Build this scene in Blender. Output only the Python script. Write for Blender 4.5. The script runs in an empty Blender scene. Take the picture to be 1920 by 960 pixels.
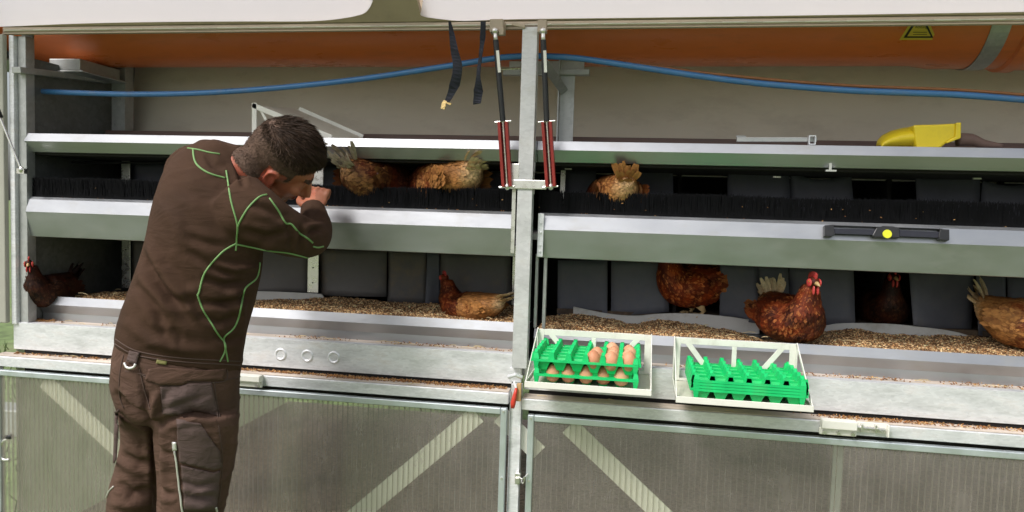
import bpy, bmesh, math, random
from mathutils import Vector, Matrix, noise
from mathutils.bvhtree import BVHTree
R = math.radians
random.seed(7)
sc = bpy.context.scene
col = sc.collection

# ---------------------------------------------------------------- camera, sky, sun, exposure
CAM = Vector((0.0, -2.35, 1.5))
CX = Vector((0.98507, 0.04086, -0.16724)); CZ = Vector((0.03081, -0.99759, -0.06222)); CY = Vector((0.16938, -0.05614, 0.98395))
cd = bpy.data.cameras.new('camera'); cd.sensor_width = 36; cd.lens = 36 * 1400 / 1920
cd.clip_start = 0.05; cd.clip_end = 1000
cam = bpy.data.objects.new('camera', cd); col.objects.link(cam); sc.camera = cam
rm = Matrix(((CX.x, -CX.y, -CX.z), (CY.x, -CY.y, -CY.z), (CZ.x, -CZ.y, -CZ.z))).to_4x4()
cam.matrix_world = Matrix.Translation(CAM) @ rm

SUN_EL, SUN_AZ = 50, 214          # azimuth measured from +Y clockwise
w = bpy.data.worlds.new('World'); sc.world = w; w.use_nodes = True
wn = w.node_tree; wn.nodes.clear()
sky = wn.nodes.new('ShaderNodeTexSky'); sky.sky_type = 'NISHITA'; sky.sun_disc = False
sky.sun_elevation = R(SUN_EL); sky.sun_rotation = R(SUN_AZ); sky.dust_density = 4.0; sky.air_density = 1.0
hs = wn.nodes.new('ShaderNodeHueSaturation'); hs.inputs['Saturation'].default_value = 0.42
bg = wn.nodes.new('ShaderNodeBackground'); bg.inputs[1].default_value = 0.12
wo = wn.nodes.new('ShaderNodeOutputWorld')
wn.links.new(sky.outputs[0], hs.inputs['Color']); wn.links.new(hs.outputs[0], bg.inputs[0]); wn.links.new(bg.outputs[0], wo.inputs[0])
sl = bpy.data.lights.new('sun', 'SUN'); sl.energy = 1.9; sl.angle = R(18); sl.color = (1, 0.975, 0.95)
so = bpy.data.objects.new('sun', sl); col.objects.link(so)
sd = Vector((math.sin(R(SUN_AZ)) * math.cos(R(SUN_EL)), math.cos(R(SUN_AZ)) * math.cos(R(SUN_EL)), math.sin(R(SUN_EL))))
so.rotation_euler = sd.to_track_quat('Z', 'Y').to_euler()
sc.view_settings.view_transform = 'Standard'; sc.view_settings.look = 'None'
sc.view_settings.exposure = 0.5; sc.view_settings.gamma = 1; sc.view_settings.use_curve_mapping = False

# ---------------------------------------------------------------- helpers
def ray(u, v):
    a, b = (u - 960) / 1400, (v - 480) / 1400
    c = Vector((a, b, 1.0))
    return Vector((c.dot(CX), c.dot(CY), c.dot(CZ)))
def at(u, v, y):
    d = ray(u, v); return CAM + d * ((y - CAM.y) / d.y)
def atz(u, v, z):
    d = ray(u, v); return CAM + d * ((z - CAM.z) / d.z)
def atx(u, v, x):
    d = ray(u, v); return CAM + d * ((x - CAM.x) / d.x)
def px(p):
    q = p - CAM
    X = q.x * CX.x + q.y * CY.x + q.z * CZ.x; Y = q.x * CX.y + q.y * CY.y + q.z * CZ.y; Z = q.x * CX.z + q.y * CY.z + q.z * CZ.z
    return 960 + 1400 * X / Z, 480 + 1400 * Y / Z
def thing(name, label, cat, loc=(0, 0, 0), rz=0, group=None):
    o = bpy.data.objects.new(name, None); col.objects.link(o); o.empty_display_size = 0.1
    o.location = loc; o.rotation_euler = (0, 0, rz); o['label'] = label; o['category'] = cat
    if group: o['group'] = group
    return o
def tag(o, label, cat, group=None):
    o['label'] = label; o['category'] = cat
    if group: o['group'] = group
    return o
def link(o, parent=None, local=False):
    col.objects.link(o)
    if parent:
        o.parent = parent
        if not local:
            r = parent
            mw = Matrix.Identity(4)
            chain = []
            while r: chain.append(r); r = r.parent
            for q in reversed(chain):
                b = Matrix.LocRotScale(q.location, q.rotation_euler, q.scale)
                mw = mw @ q.matrix_parent_inverse @ b
            o.matrix_parent_inverse = mw.inverted()
    return o
def obj(name, bm, mat, parent=None, smooth=False, bevel=0, local=False, solid=0, angle=None):
    me = bpy.data.meshes.new(name)
    if isinstance(bm, bpy.types.Mesh): me = bm; me.name = name
    else:
        bmesh.ops.recalc_face_normals(bm, faces=bm.faces[:])
        bm.to_mesh(me); bm.free()
    for m in (mat if isinstance(mat, (list, tuple)) else [mat]): me.materials.append(m)
    if smooth:
        me.shade_smooth()
        if angle: me.set_sharp_from_angle(angle=R(angle))
    o = bpy.data.objects.new(name, me)
    link(o, parent, local)
    if solid:
        s = o.modifiers.new('s', 'SOLIDIFY'); s.thickness = solid; s.offset = 0
    if bevel:
        b = o.modifiers.new('b', 'BEVEL'); b.width = bevel; b.segments = 2; b.limit_method = 'ANGLE'; b.angle_limit = R(40)
    return o
def nb(): return bmesh.new()
def bx(bm, x0, x1, y0, y1, z0, z1, M=None, mi=0):
    vs = [bm.verts.new((x, y, z)) for z in (z0, z1) for y in (y0, y1) for x in (x0, x1)]
    fs = [(0, 2, 3, 1), (4, 5, 7, 6), (0, 1, 5, 4), (2, 6, 7, 3), (0, 4, 6, 2), (1, 3, 7, 5)]
    for f in fs:
        g = bm.faces.new([vs[i] for i in f]); g.material_index = mi
    if M: bmesh.ops.transform(bm, matrix=M, verts=vs)
    return vs
def bar(bm, p, q, wd, dp, up=Vector((0, -1, 0))):
    """rectangular bar from p to q, wd across (perpendicular to up), dp along up"""
    p, q = Vector(p), Vector(q); t = (q - p); L = t.length; t.normalize()
    s = t.cross(up).normalized(); n = s.cross(t).normalized()
    vs = []
    for e in (p, q):
        for a, b in ((-1, -1), (1, -1), (1, 1), (-1, 1)):
            vs.append(bm.verts.new(e + s * a * wd / 2 + n * b * dp / 2))
    for f in ((0, 1, 2, 3), (7, 6, 5, 4), (0, 4, 5, 1), (1, 5, 6, 2), (2, 6, 7, 3), (3, 7, 4, 0)):
        bm.faces.new([vs[i] for i in f])
    return vs
def loft(bm, rings, cap=True, closed=False):
    V = [[bm.verts.new(p) for p in r] for r in rings]
    n = len(rings[0]); fs = []
    m = len(V)
    for i in range(m - 1 + (1 if closed else 0)):
        a, b = V[i], V[(i + 1) % m]
        for k in range(n):
            fs.append(bm.faces.new((a[k], a[(k + 1) % n], b[(k + 1) % n], b[k])))
    if cap and not closed:
        bm.faces.new(V[0][::-1]); bm.faces.new(V[-1])
    return V
def ring(c, a, b, n=20, pw=2.0):
    out = []
    for k in range(n):
        t = 2 * math.pi * k / n; ct, st = math.cos(t), math.sin(t)
        f = lambda s: math.copysign(abs(s) ** (2 / pw), s)
        out.append(Vector(c) + a * f(ct) + b * f(st))
    return out
def smooth_path(pts, sub=6):
    pts = [Vector(p) for p in pts]; out = []
    for i in range(len(pts) - 1):
        p0 = pts[max(i - 1, 0)]; p1 = pts[i]; p2 = pts[i + 1]; p3 = pts[min(i + 2, len(pts) - 1)]
        for s in range(sub):
            t = s / sub
            out.append(0.5 * ((2 * p1) + (p2 - p0) * t + (2 * p0 - 5 * p1 + 4 * p2 - p3) * t * t + (3 * p1 - p0 - 3 * p2 + p3) * t ** 3))
    out.append(pts[-1]); return out
def interp(vals, sub=6):
    out = []
    for i in range(len(vals) - 1):
        for s in range(sub): out.append(vals[i] + (vals[i + 1] - vals[i]) * s / sub)
    out.append(vals[-1]); return out
def tube(bm, pts, r, n=10, cap=True, flat=1.0, up=None):
    pts = [Vector(p) for p in pts]
    rs = r if isinstance(r, (list, tuple)) else [r] * len(pts)
    rings = []; u = up
    for i, p in enumerate(pts):
        t = (pts[min(i + 1, len(pts) - 1)] - pts[max(i - 1, 0)]).normalized()
        if u is None:
            u = t.orthogonal().normalized()
        u = (u - t * u.dot(t)).normalized(); v = t.cross(u)
        rings.append(ring(p, u * rs[i], v * rs[i] * flat, n))
    return loft(bm, rings, cap)
def cyl(bm, p, q, r, n=16): return tube(bm, [p, q], r, n)
def sheet(bm, pts, x0, x1, t=0.0016, nx=1):
    """bent sheet: open polyline of (y,z) swept along x, thickness t"""
    P2 = [Vector((y, z)) for y, z in pts]; nrm = []
    for i in range(len(P2)):
        d = (P2[min(i + 1, len(P2) - 1)] - P2[max(i - 1, 0)]).normalized(); nrm.append(Vector((-d.y, d.x)))
    out = P2 + [p + n * t for p, n in zip(reversed(P2), reversed(nrm))]
    rings = [[Vector((x0 + (x1 - x0) * k / nx, p.x, p.y)) for p in out] for k in range(nx + 1)]
    V = loft(bm, rings, cap=False)
    m = len(P2)
    for ringv in (V[0], V[-1]):
        for i in range(m - 1):
            bm.faces.new((ringv[i], ringv[i + 1], ringv[2 * m - 2 - i], ringv[2 * m - 1 - i]))
def prism(bm, outline, d):
    """closed outline of 3D points extruded by vector d"""
    a = [bm.verts.new(p) for p in outline]; b = [bm.verts.new(Vector(p) + d) for p in outline]; n = len(a)
    bm.faces.new(a); bm.faces.new(b[::-1])
    for i in range(n): bm.faces.new((a[i], b[i], b[(i + 1) % n], a[(i + 1) % n]))
def ell(bm, c, r, M=None, seg=20, rings_=12):
    mt = Matrix.Translation(c) @ (M if M else Matrix.Identity(4)) @ Matrix.Diagonal((*r, 1))
    return bmesh.ops.create_uvsphere(bm, u_segments=seg, v_segments=rings_, radius=1, matrix=mt)['verts']
def remesh(bm, voxel, it=4, fac=0.5):
    me = bpy.data.meshes.new('tmp'); bmesh.ops.recalc_face_normals(bm, faces=bm.faces[:]); bm.to_mesh(me); bm.free()
    o = bpy.data.objects.new('tmp', me); col.objects.link(o)
    m = o.modifiers.new('r', 'REMESH'); m.mode = 'VOXEL'; m.voxel_size = voxel
    s = o.modifiers.new('s', 'SMOOTH'); s.iterations = it; s.factor = fac
    dg = bpy.context.evaluated_depsgraph_get(); dg.update()
    out = bpy.data.meshes.new_from_object(o.evaluated_get(dg))
    bpy.data.objects.remove(o); bpy.data.meshes.remove(me)
    return out

# ---------------------------------------------------------------- materials
def mat(name, color=(0.5, 0.5, 0.5), rough=0.6, metal=0.0, var=0.12, scale=20, stretch=(1, 1, 1), bump=0.0, bscale=None,
        dirt=0.0, dirtcol=(0.12, 0.08, 0.05), dscale=6, spec=0.5, rvar=0.1, sheen=0.0, voro=0.0, attr=None, sub=0.0):
    m = bpy.data.materials.new(name); m.use_nodes = True; nt = m.node_tree; N = nt.nodes; Lk = nt.links
    b = N['Principled BSDF']; b.inputs['Metallic'].default_value = metal; b.inputs['Roughness'].default_value = rough
    b.inputs['Specular IOR Level'].default_value = spec
    tc = N.new('ShaderNodeTexCoord'); mp = N.new('ShaderNodeMapping'); mp.inputs['Scale'].default_value = stretch
    Lk.new(tc.outputs['Object'], mp.inputs[0])
    ns = N.new('ShaderNodeTexNoise'); ns.inputs['Scale'].default_value = scale; ns.inputs['Detail'].default_value = 6; ns.inputs['Roughness'].default_value = 0.6
    Lk.new(mp.outputs[0], ns.inputs['Vector'])
    mr = N.new('ShaderNodeMapRange'); mr.inputs[1].default_value = 0.3; mr.inputs[2].default_value = 0.7
    mr.inputs[3].default_value = 1 - var; mr.inputs[4].default_value = 1 + var
    Lk.new(ns.outputs['Fac'], mr.inputs[0])
    mul = N.new('ShaderNodeMix'); mul.data_type = 'RGBA'; mul.blend_type = 'MULTIPLY'; mul.inputs[0].default_value = 1
    if attr:
        at_ = N.new('ShaderNodeAttribute'); at_.attribute_name = attr; Lk.new(at_.outputs['Color'], mul.inputs[6])
    else: mul.inputs[6].default_value = (*color, 1)
    Lk.new(mr.outputs[0], mul.inputs[7]); out = mul.outputs[2]
    if voro:
        vo = N.new('ShaderNodeTexVoronoi'); vo.inputs['Scale'].default_value = 70; Lk.new(mp.outputs[0], vo.inputs['Vector'])
        bw = N.new('ShaderNodeRGBToBW'); Lk.new(vo.outputs['Color'], bw.inputs[0])
        mv = N.new('ShaderNodeMapRange'); mv.inputs[3].default_value = 1 - voro; mv.inputs[4].default_value = 1 + voro * 0.4
        Lk.new(bw.outputs[0], mv.inputs[0])
        m2 = N.new('ShaderNodeMix'); m2.data_type = 'RGBA'; m2.blend_type = 'MULTIPLY'; m2.inputs[0].default_value = 1
        Lk.new(out, m2.inputs[6]); Lk.new(mv.outputs[0], m2.inputs[7]); out = m2.outputs[2]
    if dirt:
        nd = N.new('ShaderNodeTexNoise'); nd.inputs['Scale'].default_value = dscale; nd.inputs['Detail'].default_value = 9; nd.inputs['Roughness'].default_value = 0.7
        Lk.new(mp.outputs[0], nd.inputs['Vector'])
        md = N.new('ShaderNodeMapRange'); md.inputs[1].default_value = 0.52; md.inputs[2].default_value = 0.72; md.inputs[4].default_value = dirt
        Lk.new(nd.outputs['Fac'], md.inputs[0])
        mx = N.new('ShaderNodeMix'); mx.data_type = 'RGBA'; Lk.new(md.outputs[0], mx.inputs[0]); Lk.new(out, mx.inputs[6]); mx.inputs[7].default_value = (*dirtcol, 1)
        out = mx.outputs[2]
        if metal:
            mm = N.new('ShaderNodeMath'); mm.operation = 'MULTIPLY_ADD'; mm.inputs[1].default_value = -metal; mm.inputs[2].default_value = metal
            Lk.new(md.outputs[0], mm.inputs[0]); Lk.new(mm.outputs[0], b.inputs['Metallic'])
    Lk.new(out, b.inputs['Base Color'])
    rr = N.new('ShaderNodeMapRange'); rr.inputs[1].default_value = 0.3; rr.inputs[2].default_value = 0.7
    rr.inputs[3].default_value = max(0.02, rough - rvar); rr.inputs[4].default_value = min(1, rough + rvar)
    Lk.new(ns.outputs['Fac'], rr.inputs[0]); Lk.new(rr.outputs[0], b.inputs['Roughness'])
    if sheen: b.inputs['Sheen Weight'].default_value = sheen
    if sub: b.inputs['Subsurface Weight'].default_value = sub; b.inputs['Subsurface Radius'].default_value = (0.01, 0.004, 0.002)
    if bump:
        nb_ = N.new('ShaderNodeTexNoise'); nb_.inputs['Scale'].default_value = bscale or scale * 3; nb_.inputs['Detail'].default_value = 4
        Lk.new(mp.outputs[0], nb_.inputs['Vector'])
        bp = N.new('ShaderNodeBump'); bp.inputs['Strength'].default_value = bump; bp.inputs['Distance'].default_value = 0.004
        Lk.new(nb_.outputs['Fac'], bp.inputs['Height']); Lk.new(bp.outputs[0], b.inputs['Normal'])
    return m
POSTM = mat('post_steel', (0.62, 0.62, 0.62), 0.5, 0.4, 0.14, 9, (1, 1, 2), 0.2, 12, 0.5, (0.36, 0.33, 0.28), 9, voro=0.12)
GALV = mat('galvanised_steel', (0.80, 0.81, 0.83), 0.45, 0.42, 0.16, 9, (1, 2, 3), 0.35, 9, 0.6, (0.42, 0.37, 0.31), 9, voro=0.13)
GALVD = mat('dull_galvanised', (0.50, 0.51, 0.50), 0.5, 0.7, 0.12, 8, (1, 1, 1), 0.05, 30, 0.4, (0.22, 0.19, 0.15), 8, voro=0.12)
ALU = mat('aluminium', (0.42, 0.43, 0.45), 0.40, 0.85, 0.08, 5, (0.7, 1.5, 1.5), 0.5, 4, 0.3, (0.36, 0.33, 0.27), 11, rvar=0.1)
FRAME = mat('door_frame_aluminium', (0.66, 0.72, 0.75), 0.4, 0.75, 0.06, 14, (1, 1, 1), 0.04, 40, 0.25, (0.35, 0.3, 0.25), 20)
WHITE = mat('white_panel', (0.84, 0.82, 0.88), 0.45, 0, 0.03, 6, dirt=0.25, dirtcol=(0.55, 0.52, 0.5), dscale=5)
SKYL = bpy.data.materials.new('white_skylight'); SKYL.use_nodes = True
_n = SKYL.node_tree.nodes; _l = SKYL.node_tree.links; _p = _n['Principled BSDF']; _p.inputs['Base Color'].default_value = (.86, .84, .88, 1); _p.inputs['Roughness'].default_value = .4
_t = _n.new('ShaderNodeBsdfTranslucent'); _t.inputs[0].default_value = (.95, .96, 1, 1); _m = _n.new('ShaderNodeMixShader'); _m.inputs[0].default_value = .90
_l.new(_p.outputs[0], _m.inputs[1]); _l.new(_t.outputs[0], _m.inputs[2]); _l.new(_m.outputs[0], _n['Material Output'].inputs[0])
MILKY = bpy.data.materials.new('milky_sheet'); MILKY.use_nodes = True
_n = MILKY.node_tree.nodes; _l = MILKY.node_tree.links; _t = _n.new('ShaderNodeBsdfTranslucent'); _t.inputs[0].default_value = (.50, .54, .42, 1)
_m = _n.new('ShaderNodeMixShader'); _m.inputs[0].default_value = .7; _n['Principled BSDF'].inputs['Base Color'].default_value = (.5, .5, .42, 1)
_l.new(_n['Principled BSDF'].outputs[0], _m.inputs[1]); _l.new(_t.outputs[0], _m.inputs[2]); _l.new(_m.outputs[0], _n['Material Output'].inputs[0])
TAN = mat('tan_panel', (0.44, 0.35, 0.26), 0.5, 0, 0.06, 8, dirt=0.3, dirtcol=(0.2, 0.17, 0.12))
CREAM = mat('cream_paint', (0.76, 0.75, 0.68), 0.4, 0, 0.04, 14, dirt=0.35, dirtcol=(0.4, 0.36, 0.28), dscale=18)
CREAMD = mat('cream_paint_dusty', (0.62, 0.60, 0.50), 0.5, 0, 0.06, 14, dirt=0.5, dirtcol=(0.33, 0.29, 0.22), dscale=14)
WALL = mat('back_wall', (0.76, 0.73, 0.62), 0.35, 0, 0.05, 2.5, (1, 1, 2.5), dirt=0.25, dirtcol=(0.25, 0.22, 0.17), dscale=3)
ORANGE = mat('orange_pipe', (0.74, 0.185, 0.048), 0.32, 0, 0.08, 5, (0.6, 2, 2), dirt=0.4, dirtcol=(0.30, 0.10, 0.045), dscale=5, bump=0.03)
BLUE = mat('blue_hose', (0.06, 0.19, 0.42), 0.35, 0, 0.08, 14, dirt=0.35, dirtcol=(0.2, 0.2, 0.22), dscale=20)
RUSTC = mat('brown_cable', (0.30, 0.13, 0.05), 0.6)
RUB = mat('rubber_flap', (0.105, 0.110, 0.138), 0.6, 0, 0.15, 16, (1, 1, 1), 0.1, 60, 0.35, (0.14, 0.12, 0.10), 16)
RUBL = mat('grey_flap', (0.125, 0.117, 0.118), 0.55, 0, 0.12, 16, (1, 1, 1), 0.06, 60, 0.75, (0.22, 0.16, 0.10), 9)
DARK = mat('nest_and_gap_black', (0.012, 0.010, 0.009), 0.9, 0, 0.3, 12)
BLK = mat('black_plastic', (0.015, 0.015, 0.016), 0.4, 0, 0.1, 30)
BRIS = mat('bristle', (0.005, 0.005, 0.006), 0.8, 0, 0.4, 60, spec=.12)
WEB = mat('strap_webbing', (0.035, 0.036, 0.048), 0.8, 0, 0.1, 90, spec=.2)
SIDEP = mat('side_panel_paint', (0.36, 0.355, 0.30), 0.5, 0, 0.05, 6, dirt=0.3, dirtcol=(0.2, 0.18, 0.15))
RED = mat('red_paint', (0.28, 0.025, 0.02), 0.4, 0, 0.1, 20)
REDB = mat('red_handle', (0.60, 0.05, 0.03), 0.35, 0, 0.06, 20)
ZINC = mat('zinc_bolt', (0.75, 0.74, 0.70), 0.3, 0.9, 0.08, 40)
BRASS = mat('brass', (0.75, 0.55, 0.25), 0.3, 0.9, 0.05)
YEL = mat('yellow_plastic', (0.72, 0.55, 0.02), 0.35, 0, 0.06, 12, dirt=0.35, dirtcol=(0.4, 0.28, 0.04), dscale=14)
YELG = mat('yellow_vial', (0.75, 0.75, 0.03), 0.2, 0, 0.02)
SIGNY = mat('sign_yellow', (0.70, 0.52, 0.06), 0.4, 0, 0.03)
WOODP = mat('brown_plywood', (0.13, 0.08, 0.065), 0.6, 0, 0.2, 10, (0.3, 1, 4))
WOODL = mat('pale_wood', (0.55, 0.34, 0.16), 0.6, 0, 0.15, 20, (4, 1, 0.4))
DUST = mat('dusty_ledge', (0.55, 0.47, 0.40), 0.85, 0, 0.22, 18, (0.4, 1, 1), 0.3, 90, 0.6, (0.28, 0.19, 0.12), 10)
RIM = mat('white_nest_rim', (0.62, 0.62, 0.60), 0.5, 0, 0.06, 9, dirt=0.6, dirtcol=(0.35, 0.31, 0.25), dscale=12)
GREENT = mat('green_tray_plastic', (0.010, 0.54, 0.15), 0.42, 0, 0.12, 25, spec=0.4, dirt=0.22, dirtcol=(0.16, 0.30, 0.12), dscale=22)
EGG = mat('egg_shell', (0.62, 0.30, 0.16), 0.5, 0, 0.10, 30, spec=0.35, attr=None)
LITTER = mat('litter', (0.50, 0.38, 0.30), 0.95, 0, 0.55, 60, bump=0.8, bscale=160, dirt=0.8, dirtcol=(0.10, 0.11, 0.05), dscale=1.9)
ENDW = mat('end_wall_steel', (0.20, 0.21, 0.20), 0.5, 0.5, 0.15, 8, dirt=0.5, dirtcol=(0.09, 0.08, 0.06), voro=0.2)
GRAIN = mat('husk', (0.5, 0.33, 0.17), 0.65, 0, 0.3, 150, attr='Col')
GRASS = mat('grass', (0.145, 0.20, 0.072), 0.9, 0, 0.45, 6, bump=0.6, bscale=50, dirt=0.6, dirtcol=(0.26, 0.22, 0.13), dscale=1.1)
# ---------------------------------------------------------------- ground
g = nb()
n_ = 60
gv = [[g.verts.new((-150 + 300 * (i / n_), -150 + 300 * (j / n_), 0.0)) for i in range(n_ + 1)] for j in range(n_ + 1)]
for j in range(n_):
    for i in range(n_): g.faces.new((gv[j][i], gv[j][i + 1], gv[j + 1][i + 1], gv[j + 1][i]))
o = obj('ground', g, GRASS); o['kind'] = 'structure'
# short tufts round the coop (nobody could count the blades)
g = nb(); rg = random.Random(3)
for k in range(9000):
    x = rg.uniform(-6, 3); y = rg.uniform(-5.5, 4.5)
    if -2.35 < x < 2.3 and 0.0 < y < 2.2: continue
    a = rg.uniform(0, 6.28); h = rg.uniform(0.04, 0.13); wd = rg.uniform(0.004, 0.009)
    s = Vector((math.cos(a), math.sin(a), 0)) * wd; l = Vector((rg.uniform(-.05, .05), rg.uniform(-.05, .05), h)); b0 = Vector((x, y, 0.0))
    g.faces.new([g.verts.new(p) for p in (b0 - s, b0 + s, b0 + l * 0.6 + s * 0.7, b0 + l, b0 + l * 0.6 - s * 0.7)])
o = obj('grass', g, GRASS); o['kind'] = 'stuff'

# ---------------------------------------------------------------- the coop
coop = thing('chicken_coop', 'galvanised mobile chicken coop standing open with two tiers of nests and clear ribbed lower doors', 'chicken coop', (0, 0, 0))
XL, XR, YB = -2.19, 2.15, 2.1
def part(name, bm, m, parent=coop, **k): return obj(name, bm, m, parent, **k)
b = nb(); bx(b, XL - .33, XR + .03, -.02, YB + .05, 2.5, 2.54); part('roof', b, WHITE)
b = nb(); bx(b, XL - .024, XL, .045, YB, .98, 1.985); part('end_wall', b, ENDW)
b = nb(); bx(b, XL - .32, XL - .30, .045, YB, 1.985, 2.498); bx(b, XL - .2995, XL - .0005, .05, YB, 1.986, 1.992); part('upper_end_wall', b, ENDW)
b = nb(); bx(b, XR, XR + .024, .045, YB, .98, 2.5); part('end_wall', b, GALVD)
for x in (XL - .03, XR): b = nb(); bx(b, x, x + .004, .0, YB, .1, .94); part('lower_end_wall', b, MILKY)  # sheets made translucent to add light behind the lower doors
b = nb(); bx(b, XL, XR, .0, YB, .12, .22); part('litter_floor', b, LITTER)
b = nb(); bx(b, XL, XR, YB, YB + .02, .955, 2.5); part('rear_wall', b, WALL)
b = nb(); bx(b, XL, XR, .06, YB - .01, .955, .985); part('floor_deck', b, GALVD)
# curved beige wall behind the shelf
b = nb()
sheet(b, [(.46, 1.64), (.50, 1.70), (.555, 1.80), (.60, 1.95), (.62, 2.10), (.62, 2.49)], XL, XR, .003, 1)
part('back_wall', b, WALL, smooth=True, angle=35)
b = nb(); bx(b, XL + .02, XR, .40, .43, 1.722, 1.772); part('shelf_board', b, WOODP, bevel=.002)
# posts of the end frame inside
b = nb(); p = at(211, 200, .43); q = at(238, 200, .43)
bx(b, p.x, p.x + .027, .425, .43, 1.722, 2.3); bx(b, p.x + .028, q.x, .418, .422, 1.722, 2.3); bx(b, q.x - .004, q.x, .422, .47, 1.722, 2.3)
for z in (1.80, 1.9, 2.0):
    cyl(b, (p.x + .012, .427, z), (p.x + .012, .42, z), .004, 8); cyl(b, (p.x + .045, .42, z), (p.x + .045, .414, z), .004, 8)
part('corner_post', b, GALVD)
b = nb(); bar(b, atx(30, 131, XL + .012), Vector((XL + .012, .44, 1.978)), .022, .036, Vector((1, 0, 0)))
part('brace', b, GALVD, bevel=.002)
b = nb(); p = at(92, 110, .18); q = at(150, 132, .18)
bx(b, p.x, q.x, .18, .40, q.z, p.z); bx(b, p.x - .02, q.x + .02, .17, .42, q.z - .008, q.z - .001)
part('pipe_bracket', b, GALVD, bevel=.003)
b = nb(); p = at(40, 66, .05); q = at(62, 122, .05); bx(b, p.x, q.x, .05, .058, q.z, p.z + .1); part('hanger_plate', b, GALVD, bevel=.002)
# centre frame behind the post
b = nb(); p = at(1049, 150, .30); q = at(1074, 262, .30)
bx(b, p.x, p.x + .004, .26, .30, 1.722, 2.03); bx(b, p.x + .005, q.x, .296, .302, 1.722, 2.03)
part('upright_angle', b, GALVD)
b = nb(); p = at(945, 126, .30); q = at(1106, 142, .30)
bx(b, p.x, q.x, .28, .31, q.z, q.z + .02); bx(b, p.x + .02, q.x - .02, .292, .30, q.z + .021, q.z + .05)
bar(b, at(1020, 118, .06), at(1058, 172, .29), .03, .004)
part('cross_bracket', b, GALVD, bevel=.0015)
b = nb(); cyl(b, at(938, 130, .15), at(985, 128, .15), .004, 8); cyl(b, at(978, 128, .15), at(984, 128, .15), .009, 8); part('rod', b, ZINC)

# header with its hinge
b = nb(); bx(b, XL - .06, XR, -.012, .006, 2.0695, 2.0875); part('header', b, TAN, bevel=.003)
b = nb(); bx(b, XL - .06, XR, -.013, .003, 2.0630, 2.0685); part('header_lip', b, TAN, bevel=.001)
b = nb(); bx(b, XL - .06, XR, -.008, .055, 2.088, 2.49); part('upper_wall', b, TAN)
b = nb(); x = XL - .05; rings = []
while x < XR:      # piano hinge: thick and thin knuckles on one pin
    for dx, r in ((0, .0026), (.070, .0026), (.071, .0016), (.116, .0016)): rings.append(ring(Vector((x + dx, -.0140, 2.0755)), Vector((0, r, 0)), Vector((0, 0, r)), 8))
    x += .117
loft(b, rings); part('hinge', b, CREAMD)
# the raised flap: tan frame with two bulging white panels
FA = R(38); fd = Vector((0, -math.cos(FA), math.sin(FA))); fn = Vector((0, -math.sin(FA), -math.cos(FA))); f0 = Vector((0, -.014, 2.089))
def onflap(u, v, off=0.0):
    d = ray(u, v); o_ = f0 + fn * off; return CAM + d * ((o_ - CAM).dot(fn) / d.dot(fn))
flap = thing('raised_flap', '', ''); 
for k in ('label', 'category'): del flap[k]
flap.parent = coop
FX0, FX1 = XL - .25, XR + .02
PL = [(-120, 54), (0, 50), (150, 44), (300, 41), (450, 40), (560, 40), (610, 38), (650, 33), (680, 26), (692, 16), (699, 2)]
PR = [(793, 2), (790, 20), (789, 28), (800, 32), (830, 36), (870, 39), (960, 36), (1200, 33), (1450, 29.5), (1920, 22), (2300, 16)]
def flap_curve(pts, off): return smooth_path([onflap(u, v, off) for u, v in pts], 4)
def up_to(p, h): return f0 + fd * h + (p - f0 - fd * (p - f0).dot(fd))
cl, cr = flap_curve(PL, 0), flap_curve(PR, 0)
cl[0].x = FX0 + .03; cr[-1].x = FX1 - .03
base = lambda x: f0 + Vector((x, 0, 0))
ol = [base(FX0), base(FX1), base(FX1) + fd * .95, base(FX0) + fd * .95, base(FX0)]
# border with two rounded openings: lower strip and middle rib, then top and end strips
low = [base(FX0)] + [base(p.x) for p in cl[1:]] + [base(p.x) for p in cr[:-1]] + [base(FX1)]
upl = cl + cr
b = nb()
for i in range(len(cl) - 1):
    prism(b, [base(cl[i].x), base(cl[i + 1].x), cl[i + 1], cl[i]], -fn * .02) if abs(cl[i].x - cl[i + 1].x) > 1e-4 else None
for i in range(len(cr) - 1):
    if cr[i + 1].x - cr[i].x > 1e-4: prism(b, [base(cr[i].x), base(cr[i + 1].x), cr[i + 1], cr[i]], -fn * .02)
xa, xb = cl[-1].x, min(p.x for p in cr)
prism(b, [base(xa), base(xb), base(xb) + fd * .95, base(xa) + fd * .95], -fn * .02)
prism(b, [base(FX0) + fd * .87, base(xa) + fd * .87, base(xa) + fd * .95, base(FX0) + fd * .95], -fn * .02)
prism(b, [base(xb) + fd * .87, base(FX1) + fd * .87, base(FX1) + fd * .95, base(xb) + fd * .95], -fn * .02)
bmesh.ops.remove_doubles(b, verts=b.verts[:], dist=.0005)
obj('flap_frame', b, TAN, flap)
def flap_panel(pts):
    o_ = flap_curve(pts, .002); l, r = o_[0].copy(), o_[-1].copy()
    o_ = [up_to(l, .9) + fn * 0] + o_ + [up_to(r, .9)]
    b = nb(); vs = [b.verts.new(p) for p in o_]; b.faces.new(vs); obj('flap_panel', b, SKYL, flap, solid=.002)
flap_panel(PL); flap_panel(PR)

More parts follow.
